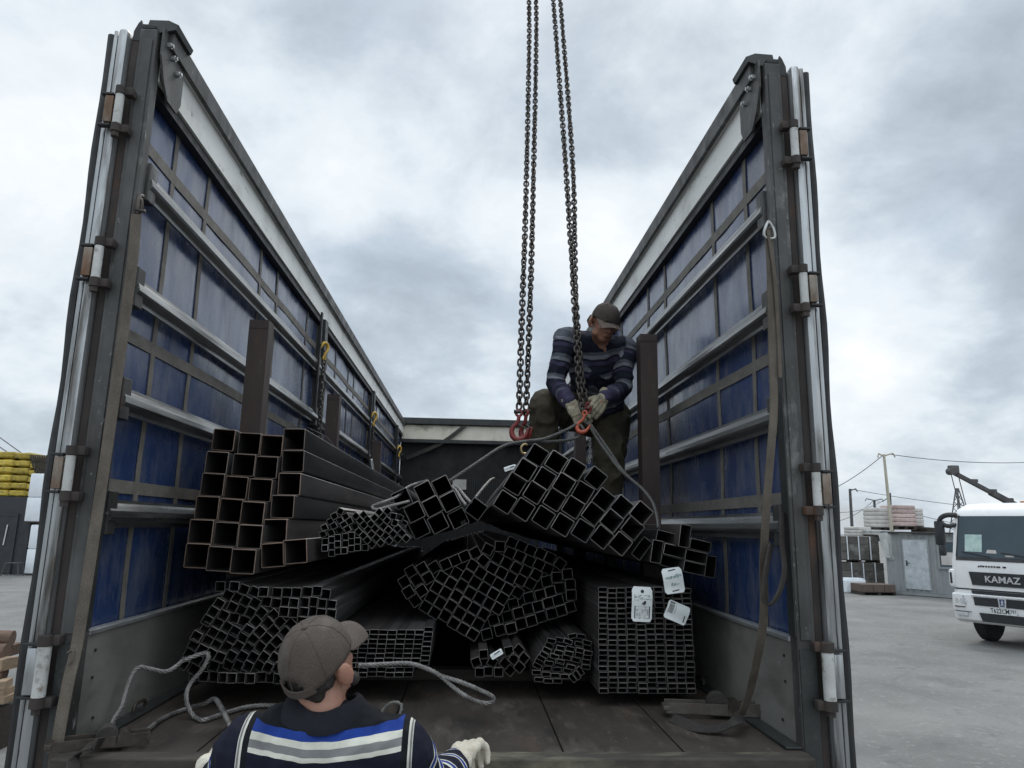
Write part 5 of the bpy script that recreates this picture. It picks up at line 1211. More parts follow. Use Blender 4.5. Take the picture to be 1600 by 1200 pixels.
mb.f.append(tuple((len(rings)-1)*n+j for j in range(n))); mb.m.append(0)
mb.f.append(tuple(j for j in range(n))[::-1]); mb.m.append(0)
cab = tpart(mb, 'cab', M['white'], smooth=True)
def face(z):                                       # front y of the cab at height z
    for a, b in zip(secs, secs[1:]):
        if a[4] <= z <= b[4]: t = (z-a[4])/(b[4]-a[4]); return a[1]+(b[1]-a[1])*t
    return 0
def fpanel(pts, name, m, d=.03, off=.012, parent=None, bev=0):
    # polygon on the front: (x,z) outline, proud of the cab by off
    mb = MB(); nn = len(pts)
    f = [(x, face(z)-off, z) for x, z in pts]; b_ = [(x, face(z)+d, z) for x, z in pts]
    mb.v = f+b_; mb.f = [tuple(range(nn))]+[(i, nn+i, nn+(i+1) % nn, (i+1) % nn) for i in range(nn)]; mb.m = [0]*len(mb.f)
    return tpart(mb, name, m, parent)
ws = fpanel([(-.98, 1.60), (.98, 1.60), (.985, 2.0), (.95, 2.37), (-.95, 2.37), (-.985, 2.0)], 'windscreen', M['glass'], off=.010)
wr_ = fpanel([(-1.0, 1.535), (1.0, 1.535), (1.0, 1.598), (-1.0, 1.598)], 'windscreen_surround', M['dkgrey'], off=.014)
mb = MB()
for x in (-.99, .99): mb.tube([(x*1.0, face(1.6)-.0, 1.6), (x*.955, face(2.38)-.0, 2.38)], .024, 6)
tpart(mb, 'screen_pillar_seal', M['dkgrey'])
for x0, x1, z1 in ((-.85, -.25, 1.66), (.0, .7, 1.68)):
    mb = MB(); mb.tube([(x0, face(1.66)-.035, 1.70), (x1, face(1.62)-.035, 1.615)], .012, 6); tpart(mb, 'wiper', M['dkgrey'])
fpanel([(-.80, 1.70), (-.42, 1.70), (-.42, 2.02), (-.80, 2.02)], 'screen_card', mat('pale_card', (.35, .50, .48), (.55, .68, .62), rough=.3, scale=9), off=.016, parent=ws)
fpanel([(-.33, 1.68), (-.10, 1.68), (-.12, 1.74), (-.30, 1.745)], 'dash_papers', M['bag'], off=.016, parent=ws)
fpanel([(.08, 1.625), (.26, 1.625), (.26, 1.655), (.08, 1.655)], 'screen_sticker', M['bag'], off=.016, parent=ws)
gr = fpanel([(-.72, 1.33), (.72, 1.33), (.66, 1.09), (-.66, 1.09)], 'grille', M['dkgrey'], off=.02)
tx = text_mesh('KAMAZ', .165, M['silver'], 'lettering', gr, (.0, face(1.21)-.028, 1.205), (R_(90), 0, 0), ext=.008, sx=1.32, bold=.0025)
fpanel([(-.68, .93), (.68, .93), (.70, .99), (-.70, .99)], 'upper_slot', M['dkgrey'], off=.02)
fpanel([(-1.08, .995), (1.08, .995), (1.08, 1.02), (-1.08, 1.02)], 'panel_gap', M['dkgrey'], off=.006)
mb = MB()
for k, (a, b_) in enumerate(((-.43, -.36), (-.35, -.30), (-.29, -.24), (-.23, -.18), (-.17, -.12), (-.11, -.02), (.02, .10))):
    mb.box(a, b_-.012, face(1.44)-.012, face(1.44)+.01, 1.425, 1.452)
mb.prism([(-.52, 1.42), (-.49, 1.42), (-.465, 1.445), (-.46, 1.42), (-.43, 1.455), (-.46, 1.455), (-.48, 1.432), (-.487, 1.455)], Matrix(((1, 0, 0, 0), (0, 0, 1, face(1.44)-.012), (0, 1, 0, 0), (0, 0, 0, 1))), .02)
tpart(mb, 'model_lettering', M['ink'])
# bumper
mb = MB(); bs = [(1.13, .02, .5, .20, .40), (1.17, -.06, .5, .22, .46), (1.19, -.10, .5, .24, .70), (1.19, -.09, .5, .24, .90), (1.16, -.05, .5, .2, .925)]
rings = [section(*s) for s in bs]
for r in rings: mb.v += r
for k in range(len(rings)-1):
    for j in range(n): mb.f.append((k*n+j, k*n+(j+1) % n, (k+1)*n+(j+1) % n, (k+1)*n+j)); mb.m.append(0)
mb.f += [tuple((len(rings)-1)*n+j for j in range(n)), tuple(range(n))[::-1]]; mb.m += [0, 0]
bump_ = tpart(mb, 'bumper', M['white'], smooth=True)
def bpanel(pts, name, m, y=-.115, d=.05, parent=None):
    mb = MB(); nn = len(pts); mb.v = [(x, y, z) for x, z in pts]+[(x, y+d, z) for x, z in pts]
    mb.f = [tuple(range(nn))]+[(i, nn+i, nn+(i+1) % nn, (i+1) % nn) for i in range(nn)]; mb.m = [0]*len(mb.f)
    return tpart(mb, name, m, parent or bump_)
bpanel([(-.62, .875), (.62, .875), (.60, .73), (-.60, .73)], 'air_intake', M['dkgrey'])
bpanel([(-.66, .91), (.66, .91), (.66, .885), (-.66, .885)], 'chrome_bar', M['silver'], y=-.125)
bpanel([(-.52, .60), (.52, .60), (.46, .45), (-.46, .45)], 'lower_intake', M['dkgrey'])
em = bpanel([(-.085, .895), (.085, .895), (.07, .72), (-.0, .69), (-.07, .72)], 'emblem', M['silver'], y=-.135)
bpanel([(-.055, .875), (.055, .875), (.045, .745), (-.045, .745)], 'emblem_shield', M['blue'], y=-.140, d=.003, parent=em)
mb = MB(); mb.prism([(-.03, .77), (-.01, .80), (-.02, .83), (.0, .86), (.02, .85), (.025, .82), (.012, .80), (.03, .765), (.01, .765), (0, .785), (-.015, .765)], Matrix(((1, 0, 0, 0), (0, 0, 1, -.143), (0, 1, 0, 0), (0, 0, 0, 1))), .002); tpart(mb, 'emblem_figure', M['silver'], em)
npl = bpanel([(-.27, .715), (.27, .715), (.27, .605), (-.27, .605)], 'number_plate', M['white_pl'], y=-.122, d=.02)
text_mesh('T622CM', .115, M['ink'], 'plate_characters', npl, (-.07, -.1235, .66), (R_(90), 0, 0), ext=.0008, sx=.95, bold=.002)
text_mesh('797', .08, M['ink'], 'plate_characters', npl, (.205, -.1235, .668), (R_(90), 0, 0), ext=.0008, bold=.001)
mb = MB(); mb.box(.135, .14, -.1235, -.122, .61, .71); tpart(mb, 'plate_rule', M['ink'], npl)
for sx in (-1, 1):
    mb = MB(); x = sx
    pts = [(.80, .70), (1.05, .69), (1.10, .76), (1.10, .88), (.84, .895), (.77, .80)]
    vs = [(x*a, -.108+max(0, a-.92)*.55, z) for a, z in pts]+[(x*a, .1, z) for a, z in pts]
    nn = 6; mb.add(vs, [tuple(range(nn)) if x > 0 else tuple(range(nn))[::-1]]+[(i, nn+i, nn+(i+1) % nn, (i+1) % nn) for i in range(nn)]); hl = tpart(mb, 'headlight', M['lamp'])
    lb = MB(); lb.box(*sorted((x*.82, x*1.06)), -.109, -.0, .675, .69); tpart(lb, 'lamp_trim', M['dkgrey'], hl)
    l = MB()
    for a in (.88, 1.0):
        l.cyl((x*a, -.118+max(0, a-.92)*.55, .79), (x*a, -.10, .79), .045, 14)
    tpart(l, 'lamp_lens', M['silver'], hl, smooth=True)
    mb = MB(); mb.box(*sorted((x*.78, x*1.02)), -.118, -.05, .52, .585, bev=.01); tpart(mb, 'fog_lamp', M['lamp'])
    mb = MB(); mb.box(*sorted((x*.70, x*1.08)), -.112, -.05, .60, .606); tpart(mb, 'bumper_crease', M['dkgrey'])
    # corner deflector with a dark slot
    mb = MB(); mb.box(*sorted((x*1.06, x*1.205)), -.0, .32, 1.03, 1.36, bev=.045); df = tpart(mb, 'corner_deflector', M['white'], smooth=True)
    mb = MB(); mb.box(*sorted((x*1.115, x*1.165)), -.012, .1, 1.09, 1.30, bev=.012); tpart(mb, 'deflector_slot', M['dkgrey'], df)
    # mirror on a curved arm
    mb = MB(); mb.tube(spline([(x*.98, .22, 2.38), (x*1.15, .10, 2.39), (x*1.30, .06, 2.32), (x*1.36, .06, 2.20)], .04), .05, 8)
    mb.tube(spline([(x*1.02, .22, 2.20), (x*1.18, .10, 2.18), (x*1.33, .06, 2.26)], .04), .045, 8)
    ma = tpart(mb, 'mirror_arm', M['dkgrey'], smooth=True)
    mb = MB(); mb.box(*sorted((x*1.24, x*1.46)), .02, .14, 1.80, 2.28, bev=.04); tpart(mb, 'mirror', M['dkgrey'], ma, smooth=True)
    mb = MB(); mb.box(*sorted((x*1.24, x*1.40)), .02, .13, 1.60, 1.78, bev=.04); tpart(mb, 'wide_angle_mirror', M['dkgrey'], ma, smooth=True)
    for yy in (1.02, 4.2, 5.5):
        mb = MB(); vs = []; fs = []
        prof = [(.0, .10), (.19, .10), (.25, .15), (.44, .15), (.48, .11), (.48, -.11), (.44, -.15), (.2, -.15)]
        q = 26
        for r, d in prof:
            for j in range(q):
                a = 2*math.pi*j/q; vs.append((x*(.93+d), yy+r*math.cos(a), .48+r*math.sin(a)))
        for i in range(len(prof)-1):
            for j in range(q): fs.append((i*q+j, i*q+(j+1) % q, (i+1)*q+(j+1) % q, (i+1)*q+j))
        mb.add(vs, fs); tpart(mb, 'wheel', M['tyre'], smooth=True)
mb = MB(); mb.box(-.92, .92, .5, 6.4, .52, .80); mb.box(-1.05, 1.05, .25, 1.7, .52, .62); tpart(mb, 'chassis', M['dkgrey'])
mb = MB(); mb.box(-1.14, 1.14, 2.25, 6.6, .82, .98, bev=.02); tpart(mb, 'load_bed', M['post'])
mb = MB(); mb.box(.1, .5, .9, 1.0, 2.63, 2.665, bev=.01); tpart(mb, 'roof_beacon_bar', mat('amber', (.35, .12, .04), (.45, .18, .06), rough=.3))
# no cab interior is modelled; the windscreen is an opaque dark panel
# crane boom of a machine parked behind
cr0 = P(1489, 738, 17.5); cr1 = P(1572, 782, 17.9)
crane = thing('crane_boom', 'dark telescopic crane boom slanting up behind the white truck', 'crane', (cr1.x+1.2, cr1.y+.6, 0))
d = (cr1-cr0).normalized(); up_ = Vector((0, -1, 0)).cross(d).normalized(); e1 = cr1+d*1.4
mb = MB()
def beam(mb, a, b, hw, hh):
    d = (b-a).normalized(); y = Vector((0, 1, 0)); y = (y-d*y.dot(d)).normalized(); u = d.cross(y)
    vs = [a+y*sx*hw+u*sz*hh for sx, sz in ((-1, -1), (1, -1), (1, 1), (-1, 1))]+[b+y*sx*hw+u*sz*hh for sx, sz in ((-1, -1), (1, -1), (1, 1), (-1, 1))]
    mb.add(vs, [(3, 2, 1, 0), (4, 5, 6, 7), (0, 1, 5, 4), (1, 2, 6, 5), (2, 3, 7, 6), (3, 0, 4, 7)])
beam(mb, cr0, cr0.lerp(e1, .45), .05, .045); beam(mb, cr0.lerp(e1, .40), e1, .07, .065)
b1 = mb.build('boom', M['pole_dk'], None)
mb = MB(); q = cr0-d*.06; mb.cyl(q+Vector((0, -.09, 0)), q+Vector((0, .09, 0)), .09, 16); mb.box(q.x-.05, q.x+.18, q.y-.07, q.y+.07, q.z-.06, q.z+.15, bev=.02)
b2 = mb.build('boom_head', M['pole_dk'], None, smooth=True)
mb = MB()
for t, l in ((.22, .16), (.42, .18), (.6, .12)):
    q = cr0.lerp(e1, t)+up_*(-.0); mb.box(q.x-.09, q.x+.09, q.y-.05, q.y+.05, q.z+.03, q.z+.11, bev=.015)
b3 = mb.build('bracket', M['pole_dk'], None)
mb = MB()
for dx in (-.06, .12): mb.tube([cr0+Vector((dx, 0, 0)), cr0+Vector((dx+.28, 0, -1.75))], .012, 5)
b4 = mb.build('hoist_rope', M['wire'], None)
mb = MB(); mb.cyl((e1.x, e1.y, 0.0), (e1.x, e1.y, e1.z+.05), .16, 14); mb.box(e1.x-.5, e1.x+.5, e1.y-.4, e1.y+.4, 0, .5, bev=.03); b5 = mb.build('crane_column', M['pole_dk'], None)
under(crane, b1, b2, b3, b4, b5)

# ------------------------------------------------------------------ site cabin
cl, crr = gz(1389, 928), gz(1520, 938)
ctop = P(1389, 834, cl.y).z
cabin = thing('site_cabin', 'grey corrugated metal site cabin with a shiny door and one window', 'cabin', cl)
ang = math.atan2(crr.y-cl.y, crr.x-cl.x); cabin.rotation_euler = (0, 0, ang)
CW, CH, CD = 5.2, ctop-.12, 2.3
mb = MB()
xs_ = []; x = 0; k = 0
while x < CW: xs_.append((x, 0 if (k//2) % 2 == 0 else .022)); x += .055; k += 1
vs = []; fs = []
for x, y in xs_: vs += [(x, y, .12), (x, y, .12+CH)]
for i in range(len(xs_)-1): fs.append((2*i, 2*i+2, 2*i+3, 2*i+1))
mb.add(vs, fs); mb.box(0, xs_[-1][0], .03, CD, .12, .12+CH); mb.build('wall', M['cabin'], cabin)
mb = MB(); mb.box(-.08, CW+.1, -.12, CD+.1, .125+CH, .20+CH, bev=.01); mb.build('roof', M['dkgrey'], cabin)
mb = MB(); mb.box(0, CW, -.02, .1, .02, .115); mb.box(0, CW, .5, .7, .0, .115);
mb.build('base_frame', M['cabin'], cabin)
mb = MB(); mb.box(.60, 1.36, -.035, .0, .22, CH-.08, bev=.004); dr_ = mb.build('door', M['cabin_door'], cabin)
mb = MB(); [mb.box(*b_) for b_ in ((.55, .598, -.03, .01, .2, CH-.03), (1.362, 1.41, -.03, .01, .2, CH-.03), (.60, 1.36, -.03, .01, CH-.078, CH-.03))]; sub(mb, 'door_frame', M['cabin'], dr_)
mb = MB(); mb.box(.66, .70, -.06, -.037, .98, 1.16); mb.tube([(.68, -.06, 1.08), (.68, -.09, 1.08), (.78, -.09, 1.07)], .014, 6); sub(mb, 'door_handle', M['dkgrey'], dr_)
mb = MB(); mb.box(1.72, 2.52, -.02, .012, CH-.92, CH-.12); wn = mb.build('window', M['glass'], cabin)
mb = MB(); [mb.box(*b_, bev=.004) for b_ in ((1.65, 1.72, -.04, .02, CH-1.0, CH-.05), (2.52, 2.59, -.04, .02, CH-1.0, CH-.05), (1.722, 2.518, -.038, .02, CH-.118, CH-.05), (1.722, 2.518, -.038, .02, CH-1.0, CH-.922))]; sub(mb, 'window_frame', M['cabin'], wn)
mb = MB(); mb.box(1.76, 2.48, -.024, -.0205, CH-.86, CH-.45); sub(mb, 'curtain', M['bag'], wn)
mb = MB(); q = P(1471, 918, cl.y-.25); mb.box(-.33, .33, -.02, .02, -.28, .32, bev=.008)
o = mb.build('leaning_board', M['whitefoam']); o.location = (q.x, q.y, .285); o.rotation_euler = (R_(-12), 0, R_(3)); tag(o, 'small white board leaning against the bottom of the grey cabin', 'board')
mb = MB(); mb.box(-1.05, .95, -.15, .15, 0, .09, bev=.01); o = mb.build('threshold_plank', M['blue']); q = P(1440, 920, cl.y-.3); o.location = (q.x, q.y, .0); o.rotation_euler = (0, 0, ang); tag(o, 'low bluish plank along the foot of the grey cabin below its door', 'plank')
# plastic sheet hanging over the left corner of the cabin
mb = MB(); q = P(1392, 838, cl.y-.05); vs = []; nn = 12
for i in range(nn+1):
    for j in range(nn+1):
        u, v = i/nn, j/nn; wv_ = .06*math.sin(u*9+v*3)+.04*math.sin(u*17)
        vs.append((q.x-.55+.75*u*(1-.45*v)+.22*v, q.y-.15+wv_*(.3+v)-.0, q.z+.16-.98*v*(1-.25*abs(u-.5))-.05*(1-u)*(1-v)))
mb.add(vs, [(i*(nn+1)+j, (i+1)*(nn+1)+j, (i+1)*(nn+1)+j+1, i*(nn+1)+j+1) for i in range(nn) for j in range(nn)])
mb2 = MB(); mb2.add([Vector(v)+Vector((0, .008, 0)) for v in vs], [f[::-1] for f in mb.f]); mb.add(mb2.v, mb2.f)
tag(mb.build('plastic_sheet', M['sheet'], None, smooth='all'), 'crumpled pale plastic sheet hanging over the left corner of the cabin', 'sheet')
# ------------------------------------------------------------------ block pallets left of the cabin
def blocks(name, label, x0p, x1p, ybp, ytp, rows_, cols_, m, group, y_off=0, straps=True, zb=0.0):
    a = gz(x0p, ybp); b = P(x1p, ybp, a.y); t = P(x0p, ytp, a.y).z
    root = thing(name, label, 'pallet', (a.x, a.y+y_off, zb), group)
    W, H = b.x-a.x, t-zb; pal = .0
    if straps or True:
        mb = MB()
        for k in range(3): mb.box(W*k/2-.04*(k-0)*1.0 if k else 0, (W*k/2-.04*(k)+.08) if k else .08, 0, .9, 0, .08)
        mb.box(0, W, 0, .9, .082, .10); mb.build('wooden_pallet', M['wood_dk'], root); pal = .102
    rr = random.Random(x0p)
    for r in range(rows_):
        for c in range(cols_):
            mb = MB(); w0, h0 = W/cols_, (H-pal)/rows_
            mb.box(c*w0+.006, (c+1)*w0-.006, rr.uniform(-.012, .012), .88, pal+r*h0+.004, pal+(r+1)*h0-.004, bev=.008); mb.build('block', m, root)
    if straps:
        mb = MB()
        for f in (.22, .5, .78): mb.box(W*f-.02, W*f+.02, -.02, -.013, pal, H+.006); mb.box(W*f-.02, W*f+.02, -.02, .9, H+.002, H+.008)
        mb.build('white_band', M['whitefoam'], root)
    return root
blocks('block_pallet', 'grey concrete blocks with white bands, lower pallet beside the cabin', 1331, 1398, 925, 880, 3, 4, M['concrete'], 'pallets of grey blocks', .55)
a = gz(1331, 925); zl = P(1331, 881, a.y).z
blocks('block_pallet', 'grey concrete blocks with white bands, upper pallet beside the cabin', 1328, 1394, 925, 838, 3, 4, M['concrete'], 'pallets of grey blocks', .6, zb=zl+.02)
blocks('brown_block_stack', 'low row of brown blocks in front of the grey block pallets', 1342, 1394, 929, 912, 1, 3, M['brownblk'], None, -.25, straps=False)
mb = MB(); q = gz(1331, 925); mb.box(-.38, .38, -.25, .25, 0, .46, bev=.05); mb.box(-.33, .33, -.2, .2, .46, .50, bev=.02)
o = mb.build('white_crate', M['whitefoam']); o.location = (q.x-.1, q.y-.25, 0); tag(o, 'white lidded crate on the ground left of the brown blocks', 'crate')
# sacks on pallets behind the cabin (on a rack as high as the cabin)
def sacks(px0, px1, pyb, pyt, Y, rows_, cols_, m, label, zlab=True):
    a, b, t = P(px0, pyb, Y), P(px1, pyb, Y), P(px0, pyt, Y).z
    root = thing('sack_stack', label, 'sacks', (a.x, Y, a.z), 'stacks of sacks behind the cabin'); W, H = b.x-a.x, t-a.z; rr = random.Random(px0)
    mb = MB(); mb.box(0, W, 0, 1.0, -.13, -.1); mb.box(0, W, 0, 1, -.03, 0)
    for k in range(3): mb.box((W-.1)*k/2, (W-.1)*k/2+.1, 0, 1, -.098, -.032)
    mb.build('pallet', M['wood_dk'], root)
    for r in range(rows_):
        for c in range(cols_):
            bm = bmesh.new(); bmesh.ops.create_cube(bm, size=1); bmesh.ops.subdivide_edges(bm, edges=bm.edges[:], cuts=3, use_grid_fill=True)
            w0, h0 = W/cols_, H/rows_
            for v in bm.verts:
                x, y, z = v.co*2
                z2 = z*(1-.16*max(abs(x), abs(y))**8)+.10*fn(Vector((x+r*3, y, c)), 1.3); x2 = x*(1-.04*z*z)
                v.co = Vector((w0*(c+.5+.5*x2*1.02+rr.uniform(-.01, .01)), .5+.5*y, h0*(r+.5+.55*z2)))
            mb = MB(); mb.bm(bm); mb.build('sack', m[(r*3+c) % len(m)], root, smooth='all')
    return root
sacks(1372, 1397, 824, 793, 27.6, 5, 1, [M['bag'], M['bag_red'], M['bag_red']], 'leaning stack of pinkish white sacks on a high rack, left one')
sacks(1400, 1432, 822, 789, 27.2, 5, 1, [M['bag_red'], M['bag'], M['bag']], 'tallest stack of pale sacks with red print behind the cabin roof')
sacks(1431, 1444, 822, 794, 27.9, 5, 1, [M['bag']], 'narrow stack of pale sacks right of the tallest one')
sacks(1340, 1362, 838, 823, 27.6, 3, 1, [M['bag']], 'low stack of pale sacks at the left above the grey block pallets')
sacks(1362, 1392, 836, 828, 27.0, 2, 1, [M['bag'], M['sheet']], 'flat low layer of pale sacks between the two sack stacks')
sacks(1448, 1475, 832, 824, 27.4, 1, 2, [M['wood_dk'], M['bag']], 'low brown bundle on the rack behind the right end of the cabin roof')
q0, q1 = P(1325, 838, 27.0), P(1500, 836, 27.0)
rk = thing('storage_rack', 'dark storage rack behind the grey cabin carrying the sack stacks', 'rack', (q0.x, 27.0, 0))
mb = MB(); mb.box(0, q1.x-q0.x, 0, 2.2, q0.z-.16, q0.z-.04); mb.build('deck', M['wood_dk'], rk)
for x in (.05, 1.5, 3.0, q1.x-q0.x-.15):
    for y in (.02, 2.08):
        mb = MB(); mb.box(x, x+.1, y, y+.1, 0, q0.z-.162); mb.build('upright', M['pole_dk'], rk)
# poles, wires, pylon
def pole(xb, yb, xt, yt, r0, r1, m, label, Y=None, arms=()):
    b = gz(xb, yb) if Y is None else Vector((P(xb, yb, Y).x, Y, 0)); t = P(xt, yt, b.y)
    root = thing('utility_pole', label, 'pole', b); mb = MB(); mb.tube([b, b.lerp(t, .5), t], [r0, (r0+r1)/2, r1], 10); o = mb.build('shaft', m, None, smooth=True); objs = [o]
    if arms:
        mb = MB()
        for (f, l, sd) in arms:
            q = b.lerp(t, f); mb.tube([q, q+Vector((l*sd, 0, .10)), q+Vector((l*sd*1.2, 0, -.05))], .03, 6)
        objs.append(mb.build('arm', m, None, smooth=True))
    under(root, *objs); return t
t1 = pole(1403, 926, 1381, 710, .07, .045, M['pole'], 'tall pale wooden pole leaning in front of the grey cabin', arms=((.99, .35, 1), (.985, .2, -1)))
t2 = pole(1331, 838, 1328, 764, .09, .06, M['pole_dk'], 'dark street pole standing left behind the block pallets', Y=34, arms=((.98, .3, 1),))
t3 = pole(1368, 838, 1366, 781, .10, .07, M['pole_dk'], 'distant pole with a short crossarm between the sack stacks', Y=44, arms=((.99, .5, 1), (.99, .5, -1)))
t4 = pole(1393, 838, 1391, 770, .05, .04, M['pole_dk'], 'thin distant post just right of the pale leaning pole', Y=40)
def wire(a, b, sag, label, r=.012):
    n = 24; pts = []
    for k in range(n+1):
        t = k/n; p = a.lerp(b, t); pts.append(p-Vector((0, 0, sag*4*t*(1-t))))
    mb = MB(); mb.tube(pts, r, 5); return tag(mb.build('overhead_wire', M['wire'], None, smooth='all'), label, 'wire', 'overhead wires')
wire(t1, P(1290, 770, 26), .1, 'overhead wire running down left from the top of the pale leaning pole', .014)
wire(t1+Vector((.3, 0, 0)), P(1680, 716, 30), .25, 'overhead wire running right from the top of the pale leaning pole', .014)
wire(t2, P(1700, 800, 40), .3, 'overhead wire from the dark left pole across behind the truck', .014)
wire(t3, P(1270, 815, 40), .5, 'overhead wire sagging left from the distant crossarm pole', .018)
wire(t3, t4-Vector((0, 0, .1)), .25, 'short overhead wire between the two distant poles', .014)
wire(P(1300, 800, 36), P(1391, 775, 40), .3, 'lowest sagging overhead wire at the left of the poles', .014)
wire(P(1440, 806, 34), P(1560, 830, 36), .05, 'overhead wire slanting down behind the truck mirror', .014)
py = thing('lattice_pylon', 'thin distant lattice pylon left above the white truck roof', 'pylon', (P(1503, 838, 110).x, 110, 0))
a, t = P(1496, 790, 110), P(1503, 763, 110); mb = MB(); L_ = t.z
for sx in (-1, 1):
    for sy in (-1, 1): mb.tube([(sx*1.5, sy*1.5, 0), (sx*.12, sy*.12, L_)], .09, 4)
mb.build('leg', M['wire'], py)
mb = MB()
for k in range(9):
    f0, f1 = k/9, (k+1)/9; w0, w1 = 1.5-1.38*f0, 1.5-1.38*f1
    for sy in (-1, 1): mb.tube([(-w0, sy*w0, L_*f0), (w1, sy*w1, L_*f1)], .06, 4); mb.tube([(w0, sy*w0, L_*f0), (-w1, sy*w1, L_*f1)], .06, 4)
mb.build('bracing', M['wire'], py)
# ------------------------------------------------------------------ left side of the yard
b0 = gz(30, 898); Yb = b0.y
shed = thing('dark_shed', 'low dark grey shed with a door at the left edge, sacks on its roof', 'shed', (P(-140, 898, Yb).x, Yb, 0))
sw = P(36, 898, Yb).x-P(-140, 898, Yb).x; sh_ = P(20, 776, Yb).z
mb = MB(); mb.box(0, sw, 0, 4, 0, sh_, bev=.01); mb.build('wall', M['darkwall'], shed)
dx = P(-22, 898, Yb).x-P(-140, 898, Yb).x; dx1 = P(12, 898, Yb).x-P(-140, 898, Yb).x; dh = P(0, 806, Yb).z
mb = MB(); mb.box(dx, dx1, -.04, .0, .05, dh, bev=.005); d_ = mb.build('door', M['dkgrey'], shed)
mb = MB(); [mb.box(*b_) for b_ in ((dx1, dx1+.10, -.06, 0, 0, dh+.1), (dx-.1, dx, -.06, 0, 0, dh+.1), (dx, dx1, -.06, 0, dh+.002, dh+.1))]; sub(mb, 'door_frame', M['darkwall'], d_)
mb = MB(); mb.tube([(dx1-.28, -.07, dh*.50), (dx1-.22, -.08, dh*.85)], .02, 6); sub(mb, 'pull_handle', M['silver'], d_)
gy = 'yellow sack pallets on the shed roof'
for (xa, xb_, yt, l) in ((-70, 12, 703, 'pile of shiny yellow sacks on the shed roof, left one'), (13, 39, 706, 'pile of shiny yellow sacks on the shed roof, centre one'), (40, 72, 711, 'netted yellow sacks on the shed roof beside the white blocks')):
    a, b, t = P(xa, 776, Yb+.4), P(xb_, 776, Yb+.4), P(xa, yt, Yb+.4)
    root = thing('yellow_sack_pile', l, 'sacks', (a.x, Yb+.4, sh_), gy); W, H = b.x-a.x, t.z-sh_; rr = random.Random(xa+99)
    nr, nc = 6, max(1, round(W/.75))
    for r in range(nr):
        for c in range(nc):
            bm = bmesh.new(); bmesh.ops.create_cube(bm, size=1); bmesh.ops.subdivide_edges(bm, edges=bm.edges[:], cuts=3, use_grid_fill=True)
            w0, h0 = W/nc, H/nr
            for v in bm.verts:
                x, y, z = v.co*2; z2 = z*(1-.4*max(abs(x), abs(y))**4)+.16*fn(Vector((x+r*3, y, c*5)), 1.6)
                v.co = Vector((w0*(c+.5+.5*x+rr.uniform(-.02, .02)), .6+.6*y, h0*(r+.5+.55*z2+rr.uniform(-.04, .04))))
            mb = MB(); mb.bm(bm); mb.build('sack', M['bag_y'], root, smooth='all')
    if xa == 40:
        mb = MB()
        for k in range(9): mb.tube(spline([(W*k/9, -.08, H*1.0), (W*k/9+.2, -.1, H*.7), (W*k/9+.55, -.08, H*.3)], .1), .03, 5)
        mb.build('net', M['strap_dk'], root)
# white insulation blocks, two tiers
for (yb_, yt_, l) in ((896, 818, 'lower white insulation block pack beside the dark shed'), (815, 738, 'upper white insulation block pack beside the dark shed')):
    a, b = P(37, yb_, Yb-.3), P(105, yb_, Yb-.3); t = P(37, yt_, Yb-.3)
    z0 = 0.06 if yb_ > 890 else P(37, 816, Yb-.3).z+.03
    root = thing('white_block_pack', l, 'block pack', (a.x, Yb-.3, z0), 'white insulation block packs'); W, H = b.x-a.x, t.z-z0-.03
    for r in range(2):
        mb = MB(); mb.box(0, W, 0, 1.2, H*r/2+.006, H*(r+1)/2-.004, bev=.05 if r else .03); mb.build('block', M['whitefoam'], root, smooth=True)
    mb = MB(); mb.box(.05, W-.05, .02, 1.15, -.05, .004); mb.build('pallet', M['wood_dk'], root)
q = gz(27, 899); stl = thing('metal_stool', 'small bare metal stool in front of the white block packs', 'stool', (q.x, q.y-.3, 0))
mb = MB(); mb.box(-.24, .24, -.16, .16, .44, .47, bev=.01); mb.build('seat', M['pole_dk'], stl)
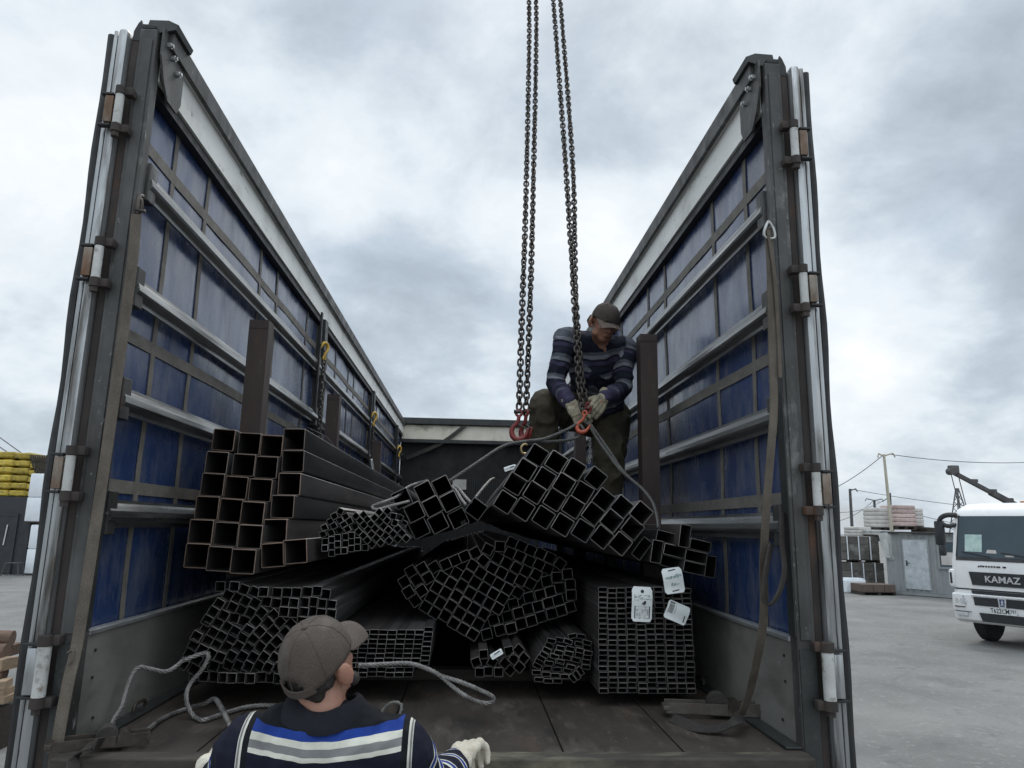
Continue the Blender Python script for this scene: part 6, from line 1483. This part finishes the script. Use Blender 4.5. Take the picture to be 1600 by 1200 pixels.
for sx in (-1, 1):
    for sy in (-1, 1): mb = MB(); mb.tube([(sx*.22, sy*.14, .44), (sx*.30, sy*.18, 0)], .016, 6); mb.build('leg', M['pole_dk'], stl)
# timber pile on the ground, left
base = gz(-10, 1100); rr = random.Random(8); gt = 'rough timbers piled on the ground at the left'
k = 0
labs = ['reddish brown round log on top of the left timber pile', 'grey weathered beam in the left timber pile', 'pale split plank sticking out of the left timber pile', 'stack board near the bottom of the left timber pile']
for (px, py, Y, r, kind, l) in ((6, 997, 7.6, .075, 'log', 'topmost reddish brown log of the timber pile at the left edge'), (-4, 1020, 7.5, .085, 'log', 'second brown log below the topmost one in the left timber pile'), (14, 1014, 7.8, .05, 'beam', 'grey beam showing behind the logs of the left timber pile'),
                               (2, 1037, 7.4, .05, 'plank', 'pale split plank sticking out of the left timber pile'), (-6, 1052, 7.4, .07, 'log', 'dark log under the pale plank in the left timber pile'), (0, 1068, 7.3, .035, 'plank', 'reddish board near the bottom of the left timber pile'), (0, 1080, 7.3, .03, 'plank', 'second reddish board at the bottom of the left timber pile'), (2, 1091, 7.3, .03, 'plank', 'lowest pale board of the left timber pile')):
    e = P(px+14, py, Y); d = Vector((-1, rr.uniform(-.25, .25), rr.uniform(-.06, .02))).normalized(); mb = MB()
    if kind == 'log':
        pth = [e+d*1.6*q/8+Vector((0, 0, rr.uniform(-.006, .006))) for q in range(9)]; mb.tube(pth, [r*(1+rr.uniform(-.08, .08)) for _ in pth], 12); o = mb.build('timber_log', M['bark'], None, smooth=True)
    else:
        beam(mb, e, e+d*1.7, .10, r); o = mb.build('timber_beam', M['wood'] if kind == 'plank' else M['bark'], None)
    tag(o, l, 'timber', gt)
mb = MB(); p0 = P(-20, 1100, 7.4); mb.box(p0.x-1.2, p0.x+.25, 7.1, 7.9, 0, max(.1, P(0, 1097, 7.3).z-.03)); tag(mb.build('timber_bearer', M['wood_dk'], None), 'dark timber bearer under the left timber pile', 'timber')
wire(P(-40, 655, 30), P(120, 770, 30), .0, 'overhead wire slanting down at the far left above the yellow sacks', .02)
wire(P(-40, 672, 30), P(110, 772, 30), .0, 'second overhead wire just below the first at the far left', .02)
